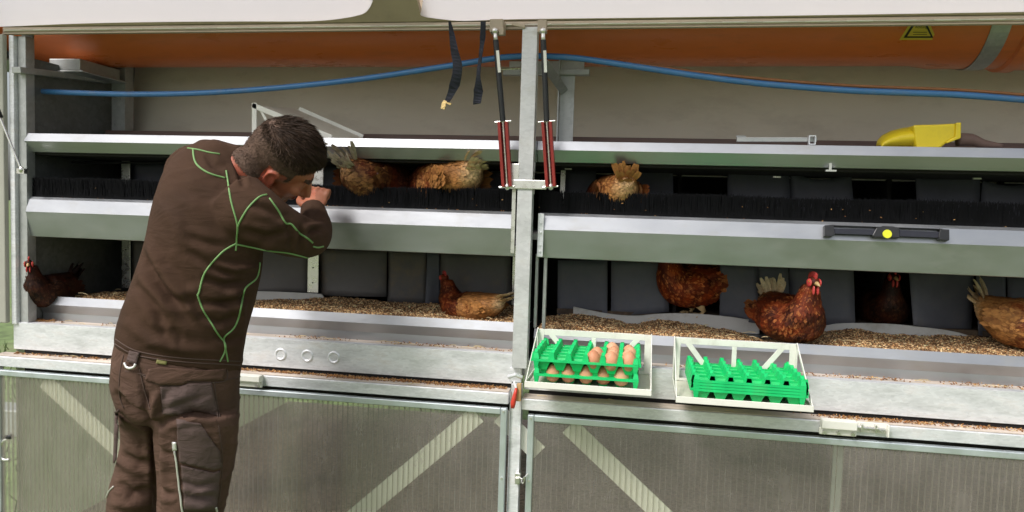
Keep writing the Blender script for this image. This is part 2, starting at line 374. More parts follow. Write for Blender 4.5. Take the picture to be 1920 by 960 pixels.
# jambs and posts
b = nb(); p = at(9, 70, 0); q = at(19, 600, 0)
bx(b, -2.226, -2.206, -.012, .03, 1.03, 2.06); part('jamb_edge', b, GALV, bevel=.003)
b = nb(); bx(b, -2.2045, -2.172, .004, .044, 1.03, 2.06); part('jamb', b, GALVD, bevel=.002)
b = nb(); bx(b, -2.40, -2.232, -.03, -.01, 1.035, 2.06); part('side_panel', b, SIDEP, bevel=.004)
b = nb(); bx(b, -.381, -.334, -.046, -.006, 1.0, 2.061)
for z in (1.55, 1.62): bx(b, -.3335, -.331, -.04, -.012, z, z + .03)
part('post', b, POSTM, bevel=.004)
b = nb(); bx(b, -.405, -.392, -.004, .0, 1.36, 1.64); part('edge_strip', b, ZINC, bevel=.001)
b = nb(); bx(b, -.327, -.318, .03, .05, 1.12, 1.36); part('edge_strip', b, GALVD, bevel=.001)
b = nb(); bx(b, -.30, -.29, .03, .05, 1.12, 1.36); part('edge_strip', b, GALVD, bevel=.001)
p = at(957, 337, -.03); q = at(1026, 356, -.03)
b = nb(); bx(b, p.x, q.x, -.0515, -.0475, q.z, p.z)
bx(b, p.x + .004, p.x + .03, -.047, -.02, q.z, p.z + .05)
part('post_bracket', b, ZINC, bevel=.002)

# upper shelf
b = nb(); sheet(b, [(.56, 1.7185), (.009, 1.7185), (.0, 1.690), (.028, 1.654), (.075, 1.654)], XL + .012, -.3315); part('shelf', b, ALU, bevel=.0015)
b = nb(); sheet(b, [(.56, 1.7185), (.009, 1.7185), (.0, 1.690), (.028, 1.654), (.075, 1.654)], -.3295, XR); part('shelf', b, ALU, bevel=.0015)
b = nb(); bx(b, at(1555, 300, .02).x, at(1560, 300, .02).x, .018, .022, 1.645, 1.672); bx(b, at(1548, 300, .02).x, at(1568, 300, .02).x, .01, .024, 1.642, 1.647); part('clip', b, ZINC)
# panel below the brush, one per bay
def nestpanel(x0, x1):
    b = nb(); sheet(b, [(.08, 1.40), (.035, 1.492), (.022, 1.4925), (.011, 1.4835), (.0, 1.439), (.020, 1.350), (.06, 1.346)], x0, x1, .002); return part('nest_panel', b, ALU, bevel=.0015)
nestpanel(XL + .016, -.396); nestpanel(-.318, XR)
b = nb(); bx(b, -.3185, -.300, -.006, -.0025, 1.353, 1.4900)
for z in (1.37, 1.39, 1.43, 1.46): cyl(b, (-.309, -.006, z), (-.309, -.010, z), .0035, 8)
part('panel_cap', b, GALV, bevel=.001)
# black brush strips on top of the panels
def brush(x0, x1, seed):
    rg = random.Random(seed); b = nb()
    bx(b, x0, x1, .028, .036, 1.488, 1.502)
    n = int((x1 - x0) * 3400)
    for k in range(n):
        x = rg.uniform(x0, x1); y = .032 + rg.uniform(-.005, .006); h = .064 + rg.gauss(0, .0025) + .002 * math.sin(x * 9) + (.006 if rg.random() < .02 else 0)
        lx = rg.gauss(0, .004); ly = rg.gauss(.002, .005); wd = .0010
        p0 = Vector((x, y, 1.497)); p1 = Vector((x + lx, y + ly, 1.497 + h)); s = Vector((wd, 0, 0))
        b.faces.new([b.verts.new(v) for v in (p0 - s, p0 + s, p1 + s * .5, p1 - s * .5)])
    return part('brush_strip', b, BRIS)
brush(at(28, 355, .03).x, -.40, 1); brush(-.322, XR, 2)
# dust on the brush, bits of straw
# lower lip of the nest tray, beam, rail: the right bay hangs a little lower
def bay(x0, x1, dz, bx0):
    b = nb(); sheet(b, [(.40, 1.085), (.10, 1.085), (.098, 1.112 + dz), (.078, 1.126 + dz), (.068, 1.096 + dz), (.088, 1.062 + dz), (.088, 1.03 + dz)], x0, x1, .002); part('nest_tray_lip', b, ALU, bevel=.0012)
    b = nb(); bx(b, x0, x1, .03, .086, 1.029 + dz, 1.0345 + dz); part('tray_ledge', b, DUST)
    b = nb()
    sheet(b, [(.029, 1.036 + dz), (-.004, 1.036 + dz), (-.004, .939 + dz * .9), (.03, .939 + dz * .9)], bx0, x1, .003); part('floor_beam', b, GALV, bevel=.0008)
    b = nb(); bx(b, x0, x1, .002, .055, .835 + dz, .939 + dz * .9 + .004); part('painted_gap_shade', b, DARK)  # added near-black box paints the shade below the beam and above the doors
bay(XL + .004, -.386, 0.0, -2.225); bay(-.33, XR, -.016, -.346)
for u, v in ((525, 665), (575, 668), (625, 671)):
    b = nb(); c = at(u, v, -.0085)
    loft(b, [ring(c + Vector((0, dy, 0)), Vector((r, 0, 0)), Vector((0, 0, r)), 28) for r, dy in ((.022, .0042), (.0195, .0014), (.017, .0006), (.0145, .0022), (.0125, .0042), (.009, .0044))], cap=True)
    part('embossed_ring', b, GALV, smooth=True, angle=60)
def rail(x0, x1, dz):
    b = nb(); bx(b, x0, x1, -.062, -.002, .886 + dz, .9225 + dz); part('door_rail', b, GALV, bevel=.003)
    b = nb(); bx(b, x0 + .002, x1 - .002, -.058, -.003, .9235 + dz, .9255 + dz); part('rail_dust', b, DUST)
rail(-2.262, -.386, 0.0); rail(-.345, XR, -.014)
b = nb(); bx(b, -2.262, -2.243, -.062, -.03, .12, .885); part('door_jamb', b, GALV, bevel=.003)
b = nb(); bx(b, -.379, -.346, -.056, -.03, .12, .95)
bx(b, -.3805, -.3795, -.066, -.03, .12, .93); bx(b, -.3455, -.3445, -.066, -.03, .12, .885); part('door_post', b, GALV, bevel=.002)
b = nb(); bx(b, -2.24, XR, .0, .03, .12, .22); part('sill', b, GALV)

# ribbed polycarbonate doors
def pcmat(name, haze, tint):
    m = bpy.data.materials.new(name); m.use_nodes = True; nt = m.node_tree; N = nt.nodes; N.clear(); L = nt.links
    out = N.new('ShaderNodeOutputMaterial'); tr0 = N.new('ShaderNodeBsdfTransparent'); tr0.inputs[0].default_value = (*tint, 1)
    rf = N.new('ShaderNodeBsdfRefraction'); rf.inputs['Color'].default_value = (*tint, 1); rf.inputs['Roughness'].default_value = .32; rf.inputs['IOR'].default_value = 1.12
    tr = N.new('ShaderNodeMixShader'); tr.inputs[0].default_value = .12; L.new(tr0.outputs[0], tr.inputs[1]); L.new(rf.outputs[0], tr.inputs[2])
    df = N.new('ShaderNodeBsdfDiffuse'); df.inputs[0].default_value = (.82, .72, .67, 1)
    tl = N.new('ShaderNodeBsdfTranslucent'); tl.inputs[0].default_value = (.70, .64, .55, 1)
    gl = N.new('ShaderNodeBsdfGlossy'); gl.inputs['Roughness'].default_value = .14
    tc = N.new('ShaderNodeTexCoord'); ns = N.new('ShaderNodeTexNoise'); ns.inputs['Scale'].default_value = 5; ns.inputs['Detail'].default_value = 9
    ns.inputs['Roughness'].default_value = .7
    mp = N.new('ShaderNodeMapping'); mp.inputs['Scale'].default_value = (2.5, 1, 1); L.new(tc.outputs['Object'], mp.inputs[0]); L.new(mp.outputs[0], ns.inputs['Vector'])
    mr = N.new('ShaderNodeMapRange'); mr.inputs[1].default_value = .35; mr.inputs[2].default_value = .75; mr.inputs[3].default_value = haze * .75; mr.inputs[4].default_value = haze * 1.4
    L.new(ns.outputs['Fac'], mr.inputs[0])
    m1 = N.new('ShaderNodeMixShader'); m1.inputs[0].default_value = .35; L.new(df.outputs[0], m1.inputs[1]); L.new(tl.outputs[0], m1.inputs[2])
    m2 = N.new('ShaderNodeMixShader'); L.new(mr.outputs[0], m2.inputs[0]); L.new(tr.outputs[0], m2.inputs[1]); L.new(m1.outputs[0], m2.inputs[2])
    lw = N.new('ShaderNodeLayerWeight'); lw.inputs[0].default_value = .5; pwr = N.new('ShaderNodeMath'); pwr.operation = 'POWER'; pwr.inputs[1].default_value = 4.0; L.new(lw.outputs['Facing'], pwr.inputs[0])
    fr = N.new('ShaderNodeMath'); fr.operation = 'MULTIPLY_ADD'; fr.inputs[1].default_value = .8; fr.inputs[2].default_value = .07; L.new(pwr.outputs[0], fr.inputs[0])
    m3 = N.new('ShaderNodeMixShader'); L.new(fr.outputs[0], m3.inputs[0]); L.new(m2.outputs[0], m3.inputs[1]); L.new(gl.outputs[0], m3.inputs[2])
    L.new(m3.outputs[0], out.inputs[0]); return m
PC = pcmat('polycarbonate', .18, (.95, .97, .93)); PCR = pcmat('polycarbonate_rib', .17, (.84, .84, .79))
BRACE = mat('painted_brace', (.66, .66, .57), .5, 0, .05, 8)
def door(x0, x1, ztop, slant, braces, label):
    d = thing('lower_door', '', ''); d['label'] = label; del d['category']; d.parent = coop
    f = .020
    b = nb(); bx(b, x0, x0 + f, -.07, -.05, .16, ztop); bx(b, x1 - f, x1, -.07, -.05, .16, ztop)
    bx(b, x0 + f + .0005, x1 - f - .0005, -.07, -.05, ztop - f, ztop); bx(b, x0 + f + .0005, x1 - f - .0005, -.07, -.05, .16, .16 + f)
    obj('door_frame', b, FRAME, d, bevel=.0025)
    for x in (x0 + .01, x1 - .01):
        for z in (ztop - .01, .65, .4): b = nb(); cyl(b, (x, -.07, z), (x, -.0735, z), .0035, 8); obj('rivet', b, ZINC, d)
    b = nb(); [b.faces.new([b.verts.new(p) for p in ((x0 + f, y, .17), (x1 - f, y, .17), (x1 - f, y, ztop - f), (x0 + f, y, ztop - f))]) for y in (-.064,)]
    pane = obj('pane', b, PC, d)
    b = nb(); x = x0 + f + .008; rg = random.Random(5)
    while x < x1 - f - .004:
        bx(b, x, x + .0011, -.0634, -.0546, .17, ztop - f - .001); x += .0175
    obj('rib', b, PCR, pane)
    for p, q in braces:
        p = p + (q - p) * max(0, (p.z - (ztop - .030)) / (p.z - q.z)); q = q + (p - q) * max(0, (.2 - q.z) / (p.z - q.z))
        b = nb(); bar(b, p, q, .060, .004); obj('brace', b, BRACE, d, bevel=.001)
Y_ = -.052
door(-2.243, -.389, .8745, 0, [(at(40, 672, Y_), at(420, 1030, Y_)), (at(945, 735, Y_), at(560, 1058, Y_)), (at(905, 745, Y_ + .012), at(1010, 850, Y_ + .012))], 'ribbed clear door under the left bay behind the man')
door(-.322, XR - .01, .860, 0, [(at(1018, 752, Y_), at(1372, 1090, Y_))], 'ribbed clear door under the right bay below the egg racks')
b = nb(); bx(b, at(1558, 830, .0).x, at(1577, 830, .0).x, -.03, -.02, .6, .85); part('drop_bolt', b, GALVD, bevel=.002)
# latches
def latch(u0, v0, u1, v1, bolts, rod):
    l = thing('latch', '', ''); del l['label']; del l['category']; l.parent = coop
    p, q = at(u0, v0, -.085), at(u1, v1, -.085)
    b = nb(); bx(b, p.x, q.x, -.092, -.0625, q.z + .016, p.z); bx(b, p.x - .004, q.x + .002, -.079, -.0715, q.z - .004, q.z + .018); obj('latch_cover', b, CREAM, l, bevel=.003)
    for k in range(bolts):
        b = nb(); x = p.x + (q.x - p.x) * (.1 + .8 * k / max(1, bolts - 1)); cyl(b, (x, -.079, q.z + .004), (x, -.087, q.z + .004), .006, 8); obj('bolt', b, ZINC, l)
    if rod:
        b = nb(); bx(b, q.x + .005, q.x + .085, -.068, -.0625, p.z - .034, p.z - .004)
        bx(b, q.x + .084, q.x + .0885, -.085, -.0625, p.z - .04, p.z - .004); obj('latch_plate', b, CREAM, l, bevel=.001)
        b = nb(); cyl(b, (q.x, -.075, p.z - .018), (q.x + .08, -.075, p.z - .020), .005, 10)
        bx(b, q.x + .012, q.x + .018, -.083, -.0685, p.z - .03, p.z - .008); bx(b, q.x + .050, q.x + .056, -.083, -.0685, p.z - .03, p.z - .008)
        bar(b, (q.x + .055, -.083, p.z - .016), (q.x + .075, -.083, p.z - .03), .005, .004)
        obj('slide_bolt', b, ZINC, l, bevel=.0008)
latch(1541, 786, 1606, 818, 3, True); latch(420, 700, 488, 726, 2, False)
l = thing('door_catch', '', ''); del l['label']; del l['category']; l.parent = coop
b = nb(); p = at(967, 884, -.06); bx(b, p.x, p.x + .018, -.076, -.0575, p.z - .035, p.z); bx(b, p.x + .002, p.x + .016, -.082, -.0765, p.z - .03, p.z - .012); obj('catch_block', b, ZINC, l, bevel=.002)
b = nb(); tube(b, smooth_path([at(972, 893, -.085), at(979, 898, -.09), at(984, 894, -.09), at(981, 906, -.088), at(978, 901, -.086), at(990, 888, -.075)], 5), .002, 8); obj('catch_spring', b, ZINC, l)
l = thing('clamp', '', ''); del l['label']; del l['category']; l.parent = coop
b = nb(); tube(b, [at(968, 728, -.09), at(966, 738, -.092), at(962, 756, -.095), at(961, 765, -.095)], [.004, .006, .0085, .006], 10); obj('clamp_handle', b, REDB, l, smooth=True)
b = nb(); p = at(970, 718, -.07); q = at(977, 751, -.07); bx(b, p.x, q.x, -.082, -.067, q.z, p.z); obj('wood_wedge', b, WOODL, l, bevel=.001)
b = nb(); p = at(957, 688, -.02); q = at(978, 716, -.02); bx(b, p.x, q.x, -.03, -.012, q.z, p.z); tube(b, [at(953, 707, -.06), at(966, 703, -.07), at(979, 708, -.06)], .007, 8)
tube(b, [at(964, 716, -.07), at(968, 728, -.09)], .004, 8); obj('clamp_body', b, GALV, l, bevel=.002)
# hook and shackle at the far left
l = thing('tow_shackle', '', ''); del l['label']; del l['category']; l.parent = coop
b = nb(); tube(b, smooth_path([at(22, 818, -.06), at(8, 822, -.05), at(-8, 830, -.03)], 4), .009, 10); obj('shackle_pin', b, BLK, l, smooth=True)
b = nb(); tube(b, smooth_path([at(18, 822, -.055), at(6, 828, -.06), at(0, 845, -.06), at(6, 861, -.06), at(18, 862, -.06)], 5), .0065, 10); obj('shackle_ring', b, ZINC, l, smooth=True)
# mudguard / drawbar beyond the left end
b = nb(); bx(b, -2.9, -2.35, .5, .62, .42, .54); bar(b, (-2.36, .55, .5), (-2.36, .55, 1.0), .08, .06); part('drawbar', b, GALVD, bevel=.006)

# nests: dark boxes behind, floors, dividers
b = nb(); bx(b, XL, XR, .035, .80, 1.405, 1.425); part('upper_nest_floor', b, GALVD)
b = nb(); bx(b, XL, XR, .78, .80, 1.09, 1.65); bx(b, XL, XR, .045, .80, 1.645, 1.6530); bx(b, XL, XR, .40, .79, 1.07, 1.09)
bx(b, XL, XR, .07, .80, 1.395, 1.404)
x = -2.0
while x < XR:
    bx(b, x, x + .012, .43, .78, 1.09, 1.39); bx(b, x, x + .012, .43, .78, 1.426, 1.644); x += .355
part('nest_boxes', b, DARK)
FZ = at(1298, 588, .43).z
b = nb(); bx(b, -.29, XR, .387, .775, FZ - .02, FZ - .001); part('nest_floor', b, mat('nest_floor_mat', (.10, .07, .05), .9, 0, .4, 30, dirt=.5, dirtcol=(.25, .18, .11), dscale=15))
# white rims at the back of the trays
def rim(us, y, seed):
    pts = [at(u, v, y) for u, v in us]; pts = smooth_path(pts, 6)
    b = nb(); low = [Vector((p.x, y, 1.087)) for p in pts]
    prism(b, pts + low[::-1], Vector((0, .008, 0))); part('nest_rim', b, RIM, bevel=.002)
rim([(476, 546), (520, 547), (560, 549), (598, 551), (606, 556), (614, 566)], .375, 0)
rim([(1075, 575), (1140, 588), (1190, 592), (1240, 588), (1300, 588), (1360, 593), (1410, 600), (1425, 603)], .375, 1)
rim([(1540, 612), (1580, 606), (1660, 607), (1720, 612), (1790, 622), (1850, 638), (1935, 652)], .375, 2)

# rubber flaps in front of the nests: each a bent sheet of its own
def nflap(us, vt, vb, y, m, sag=0.0, tilt=0.012, seed=0):
    u0, u1 = us; rg = random.Random(seed); b = nb(); nx, nz = 8, 8
    vt0, vt1 = vt if isinstance(vt, tuple) else (vt, vt); vb0, vb1 = vb if isinstance(vb, tuple) else (vb, vb)
    ph = rg.uniform(0, 6); am = rg.uniform(.006, .016); sk = rg.uniform(-.06, .06) if m is RUB else 0
    T = [at(u0 + (u1 - u0) * i / nx, vt0 + (vt1 - vt0) * i / nx, y) for i in range(nx + 1)]
    B = [at(u0 + (u1 - u0) * i / nx, vb0 + (vb1 - vb0) * i / nx, y) for i in range(nx + 1)]
    g = []
    for j in range(nz + 1):
        t = j / nz; row = []
        for i in range(nx + 1):
            p = T[i].lerp(B[i], t); s = i / nx
            p.y += -tilt * t + am * math.sin(ph + s * 3.5 + t) * t + (s - .5) * sk * t
            if sag: p.z -= sag * math.sin(math.pi * s) * (1 - t)
            row.append(b.verts.new(p))
        g.append(row)
    for j in range(nz):
        for i in range(nx): b.faces.new((g[j][i], g[j][i + 1], g[j + 1][i + 1], g[j + 1][i]))
    return part('nest_flap', b, m, smooth=True, solid=.004)
YF = .40
for i, (us, vt, vb, m) in enumerate([((1046, 1139), 488, 590, RUB), ((1146, 1254), 488, (592, 584), RUB), ((1350, 1420), 495, (597, 604), RUB), ((1418, 1478), 495, 604, RUB), ((1480, 1600), 498, (612, 604), RUB),
        ((1704, 1826), 505, (606, 628), RUB), ((1830, 1885), 510, (627, 634), RUB), ((1888, 1990), 512, (634, 642), RUB),
        ((598, 726), 468, (554, 556), RUBL), ((728, 799), 470, (566, 570), RUBL), ((801, 824), 472, (570, 571), RUB), ((826, 958), 474, (566, 572), RUBL), ((470, 577), 462, (549, 550), RUBL), ((246, 330), 450, 540, RUBL)]):
    nflap(us, vt, vb, YF + (.004 * (i % 2)), m, 0, .012 if m is RUB else .002, i)
for i, (us, vt, vb, sag) in enumerate([((1052, 1118), 318, 405, 0), ((1186, 1262), 316, 405, 0), ((1364, 1480), (318, 324), 405, 0), ((1482, 1596), (322, 324), 410, .025), ((1716, 1838), 330, 415, 0), ((1842, 1960), (338, 336), 420, .02),
        ((600, 655), 312, 400, 0), ((733, 775), 318, 400, 0), ((845, 960), 322, 400, 0), ((245, 340), 305, 390, 0)]):
    nflap(us, vt, vb, .36 + .004 * (i % 2), RUB, sag, .01, 40 + i)
# strips between the flaps in the left bay
for u0, u1, v0, v1 in ((578, 597, 455, 549), (962, 976, 476, 572), (229, 245, 450, 540)):
    b = nb(); p, q = at(u0, v0, YF - .012), at(u1, v1, YF - .012); bx(b, p.x, q.x, YF - .015, YF - .012, q.z, p.z + .03); o = part('nest_strip', b, ZINC, bevel=.001)
    for v in (.2, .5, .8): b = nb(); cyl(b, ((p.x + q.x) / 2, YF - .015, q.z + (p.z - q.z) * v), ((p.x + q.x) / 2, YF - .0165, q.z + (p.z - q.z) * v), .003, 8); obj('screw', b, BLK, o)
for u0, u1, v0, v1 in ((578, 597, 330, 400), (228, 244, 288, 345), (1052, 1058, 300, 400)):
    b = nb(); p, q = at(u0, v0, .33), at(u1, v1, .33); bx(b, p.x, q.x, .328, .331, q.z, p.z); part('nest_strip', b, ZINC, bevel=.001)
b = nb(); p, q = at(589, 328, .055), at(606, 376, .055); bx(b, p.x, q.x, .052, .055, q.z, p.z + .05); o = part('nest_strip', b, ZINC, bevel=.001)
b = nb(); c = at(597, 347, .052); cyl(b, c, c - Vector((0, .002, 0)), .003, 8); obj('screw', b, BLK, o)
b = nb(); cyl(b, (XL + .02, .22, 1.648 - .02), at(1100, 304, .22), .0045, 8); part('nest_rod', b, BLK)
for u, v in ((1082, 303), (1066, 317), (1456, 332), (1464, 320), (1830, 335)):
    b = nb(); c = at(u, v, .2); bx(b, c.x - .012, c.x + .012, .19, .2, c.z - .003, c.z + .003); part('nest_clip', b, ZINC, bevel=.001)

# gas struts, straps
def strut(u0, u1, u2):
    s = thing('gas_strut', '', ''); del s['label']; del s['category']; s.parent = coop
    a = at(u0, 58, -.08); m_ = at(u1, 228, -.068); e = at(u2, 350, -.055)
    b = nb(); tube(b, [a.lerp(m_, .1), m_], .0088, 14); obj('strut_tube', b, BLK, s, smooth=True, angle=40)
    b = nb(); tube(b, [a, a.lerp(m_, .14)], .0065, 12); ell(b, a, (.010, .010, .010)); obj('strut_end', b, ZINC, s, smooth=True)
    b = nb(); la, lb = a.lerp(m_, .22), a.lerp(m_, .46); off = Vector((.004, -.0086, 0)); bar(b, la + off, lb + off, .009, .0012); obj('strut_label', b, CREAM, s)
    b = nb(); t = (e - m_).normalized(); sx = t.cross(Vector((0, -1, 0))).normalized()
    for k in (-1, 1): bar(b, m_ + sx * k * .0115, e + sx * k * .0115, .009, .022)
    bar(b, m_ + Vector((0, .010, 0)), e + Vector((0, .010, 0)), .022, .002)
    obj('strut_sleeve', b, RED, s, bevel=.001)
    b = nb(); cyl(b, m_, e, .0038, 10); cyl(b, m_ - sx * .026, m_ + sx * .026, .0028, 8); cyl(b, e - sx * .022, e + sx * .026, .0032, 8); ell(b, e, (.009, .009, .011)); obj('strut_rod', b, ZINC, s, smooth=True, angle=40)
strut(928, 943, 951); strut(1018, 1025, 1033)
b = nb(); p = at(920, 44, -.06); q = at(944, 62, -.06); bx(b, p.x, q.x, -.075, -.02, q.z, p.z + .01); bx(b, q.x - .01, q.x + .004, -.08, -.07, q.z - .01, q.z + .012)
bar(b, at(960, 44, -.05), at(985, 50, -.05), .012, .01); part('strut_mount', b, TAN, bevel=.002)
b = nb(); p = at(1010, 47, -.05); q = at(1026, 64, -.05); bx(b, p.x, q.x, -.075, -.05, q.z, p.z + .01); part('strut_mount', b, TAN, bevel=.002)
# left gas strut of the side panel
s = thing('gas_strut', '', ''); del s['label']; del s['category']; s.parent = coop
a, e = at(-6, 205, -.06), at(40, 318, -.05)
b = nb(); tube(b, [a, a.lerp(e, .14)], .010, 12); obj('strut_tube', b, BLK, s, smooth=True)
b = nb(); tube(b, [a.lerp(e, .12), e], .004, 10); ell(b, e, (.009, .008, .012)); bx(b, e.x - .018, e.x + .012, -.052, -.03, e.z - .014, e.z + .004); obj('strut_rod', b, ZINC, s)

def strap(name, pts, wds, lab, buckle):
    t = thing(name, lab, 'strap', at(pts[0][0], pts[0][1], -.07))
    P = smooth_path([at(u, v, -.07 + .008 * math.sin(i * 1.7)) for i, (u, v) in enumerate(pts)], 5); W = interp(wds, 5); A = interp([.9 * math.sin(i * 2.1) for i in range(len(pts))], 5)
    b = nb(); rows = []
    for p, wd, a in zip(P, W, A):
        s = Vector((math.cos(a), math.sin(a), 0)) * wd / 2 / max(.4, math.cos(a)); n = Vector((-math.sin(a), math.cos(a), 0)) * .0012
        rows.append([p - s - n, p + s - n, p + s + n, p - s + n])
    loft(b, rows); obj('webbing', b, WEB, t)
    if buckle:
        e = P[-1]; b = nb(); bar(b, e + Vector((-.012, 0, .004)), e + Vector((.014, 0, -.006)), .008, .005); bar(b, e + Vector((-.008, -.003, 0)), e + Vector((-.012, -.003, -.022)), .014, .004); bar(b, e + Vector((-.014, -.004, -.018)), e + Vector((-.002, -.004, -.010)), .006, .004)
        obj('buckle', b, BRASS, t, bevel=.001)
strap('hanging_strap', [(843, 40), (847, 62), (852, 95), (858, 125), (852, 160), (838, 192)], [.008, .013, .028, .030, .026, .020], 'twisted dark strap with a small brass end hanging beside the header', True)
strap('hanging_strap', [(906, 40), (905, 70), (901, 105), (897, 140), (897, 170), (894, 195)], [.016, .014, .012, .012, .024, .028], 'plain dark strap end hanging next to the left gas strut, without any buckle', False)

# ---------------------------------------------------------------- orange pipe, hose
RP = .20; PC_Y = .36
pz = at(700, 124, .36).z + RP
pipe = thing('orange_pipe', 'thick orange plastic duct running along the top of the open coop', 'pipe', (0, PC_Y, pz))
b = nb(); xs = [XL + .04, at(62, 90, .2).x, 0, at(1745, 90, .2).x]
def ringx(x, r): return ring(Vector((x, PC_Y, pz)), Vector((0, r, 0)), Vector((0, 0, r)), 56)
xe = at(1846, 60, .18).x
loft(b, [ringx(XL - .28, RP), ringx(-.5, RP), ringx(xe - .14, RP), ringx(xe - .08, RP + .010), ringx(xe + .12, RP + .010), ringx(xe + .125, RP + .020), ringx(xe + .16, RP + .022), ringx(xe + .175, RP + .014), ringx(xe + .22, RP + .014), ringx(XR, RP + .014)])
obj('duct', b, ORANGE, pipe, smooth=True, angle=50)
b = nb(); loft(b, [ringx(xe + .02, RP + .0112), ringx(xe + .02, RP + .0142), ringx(xe + .075, RP + .0142), ringx(xe + .075, RP + .0112)], cap=False); obj('clamp_band', b, GALVD, pipe)
# warning triangle wrapped on the pipe
def onpipe(u, v, off):
    d = ray(u, v); r = RP + off; oy, oz = CAM.y - PC_Y, CAM.z - pz
    A = d.y ** 2 + d.z ** 2; B = 2 * (d.y * oy + d.z * oz); C_ = oy * oy + oz * oz - r * r; D = B * B - 4 * A * C_
    t = (-B - math.sqrt(max(D, 0))) / (2 * A); return CAM + d * t
def decal(name, outline, off, m, sub=6):
    b = nb(); n = len(outline); pts = []
    for i in range(n):
        p, q = outline[i], outline[(i + 1) % n]
        for k in range(sub): pts.append((p[0] + (q[0] - p[0]) * k / sub, p[1] + (q[1] - p[1]) * k / sub))
    c = (sum(p[0] for p in pts) / len(pts), sum(p[1] for p in pts) / len(pts))
    rings_ = [[b.verts.new(onpipe(c[0] + (p[0] - c[0]) * s, c[1] + (p[1] - c[1]) * s, off)) for p in pts] for s in (1, .66, .33)]
    cv = b.verts.new(onpipe(c[0], c[1], off)); N = len(pts)
    for a_, b_ in zip(rings_[:-1], rings_[1:]):
        for i in range(N): b.faces.new((a_[i], a_[(i + 1) % N], b_[(i + 1) % N], b_[i]))
    for i in range(N): b.faces.new((rings_[-1][i], rings_[-1][(i + 1) % N], cv))
    return obj(name, b, m, None)
st = thing('warning_sign', '', ''); del st['category']; st['label'] = 'yellow warning triangle with a black border'; st.parent = pipe; st.matrix_parent_inverse = Matrix.Translation(-pipe.location)
for nm, out, off, m in (('sign_plate', [(1728, 10), (1757, 75), (1686, 75)], .0012, SIGNY), ('sign_border', [(1727, 20), (1750, 71), (1694, 71)], .0020, BLK), ('sign_face', [(1726, 30), (1745, 68), (1701, 68)], .0028, SIGNY)):
    d = decal(nm, out, off, m); d.parent = st; d.matrix_parent_inverse = (Matrix.Translation(pipe.location) @ st.matrix_parent_inverse).inverted()
# lettering on the triangle
fc = bpy.data.curves.new('txt', 'FONT'); fc.body = 'Achtung'; fc.size = 10; fc.align_x = 'CENTER'; fc.resolution_u = 3
fo = bpy.data.objects.new('txt', fc); col.objects.link(fo); dg = bpy.context.evaluated_depsgraph_get(); tm = bpy.data.meshes.new_from_object(fo.evaluated_get(dg)); bpy.data.objects.remove(fo)
tb = nb(); tb.from_mesh(tm); bpy.data.meshes.remove(tm)
wtx = max(v.co.x for v in tb.verts) - min(v.co.x for v in tb.verts)
for v in tb.verts:
    k = 22 / wtx; v.co = onpipe(1727 + v.co.x * k, 53 - v.co.y * k * 1.15, .0036)
for v_ in (60, 64):
    vs = [tb.verts.new(onpipe(u, v, .0036)) for u, v in ((1712, v_), (1738, v_), (1738, v_ + 1.0), (1712, v_ + 1.0))]; tb.faces.new(vs)
d = obj('sign_lettering', tb, BLK, None); d.parent = st; d.matrix_parent_inverse = (Matrix.Translation(pipe.location) @ st.matrix_parent_inverse).inverted()

hp = [(44, 170), (140, 174), (240, 176.5), (360, 175), (480, 168), (600, 157), (700, 145), (800, 130), (870, 119), (930, 109), (985, 105), (1040, 106), (1090, 110), (1200, 126), (1300, 141), (1400, 154), (1500, 163), (1600, 170), (1700, 174), (1800, 178), (1920, 187), (2060, 200)]
t = thing('blue_hose', 'blue water hose sagging along the coop below the orange duct', 'hose', at(44, 170, .10))
b = nb(); tube(b, smooth_path([at(u, v, .10) for u, v in hp], 5), .0098, 14); obj('hose_pipe', b, BLUE, t, smooth=True)
b = nb(); tube(b, smooth_path([at(u, v - 5.5 - (3.5 if u > 1250 else 0) * min(1, (u - 1250) / 150), .115) for u, v in hp if u > 1180], 5), .005, 8); obj('cable', b, RUSTC, t, smooth=True)

# ---------------------------------------------------------------- things on the shelf
t = thing('shelf_rack', 'cream metal rack with slanted side braces stored on the upper shelf behind the head', 'rack', at(478, 262, .12))
b = nb(); Y1, Y2 = .10, .24
def fbar(us, y, wd): bar(b, at(us[0], us[1], y), at(us[2], us[3], y), wd, .004)
fbar((477, 193, 477, 262), Y1, .018); fbar((473, 197, 622, 258), Y1, .018); fbar((489, 206, 512, 250), Y1 + .005, .010); fbar((470, 259, 625, 261), Y1 + .005, .012)
fbar((560, 205, 680, 258), Y2, .022)
obj('side_frame', b, CREAM, t, bevel=.001)
b = nb(); v0, v1, v2, v3 = at(480, 196, Y1), at(622, 256, Y1), at(684, 258, Y2), at(552, 201, Y2)
prism(b, [v0.lerp(v3, .1) + Vector((0, .004, -.004)), v1.lerp(v2, .1) + Vector((0, .004, -.004)), v2 - Vector((0, .008, .004)), v3 - Vector((0, .008, .004))], Vector((0, 0, -.003))); obj('rack_plate', b, CREAMD, t)
t = thing('steel_bar', 'grey square steel bar lying on the right part of the upper shelf', 'bar', at(1455, 270, .06))
b = nb(); p, q = at(1381, 262, .06), at(1531, 262, .06); bar(b, p, q, .014, .014); bar(b, p + Vector((0, .02, .012)), p + Vector((.03, .02, .012)), .005, .01); obj('bar_tube', b, GALVD, t, bevel=.0015)
b = nb(); e = at(1522, 263, .045)
for dx, dz, w_, h_ in ((0, .0125, .02, .003), (0, -.0125, .02, .003), (-.0085, 0, .003, .022), (.0085, 0, .003, .022)): bx(b, e.x + dx - w_ / 2, e.x + dx + w_ / 2, .035, .05, e.z + dz - h_ / 2, e.z + dz + h_ / 2)
obj('bar_socket', b, GALV, t)
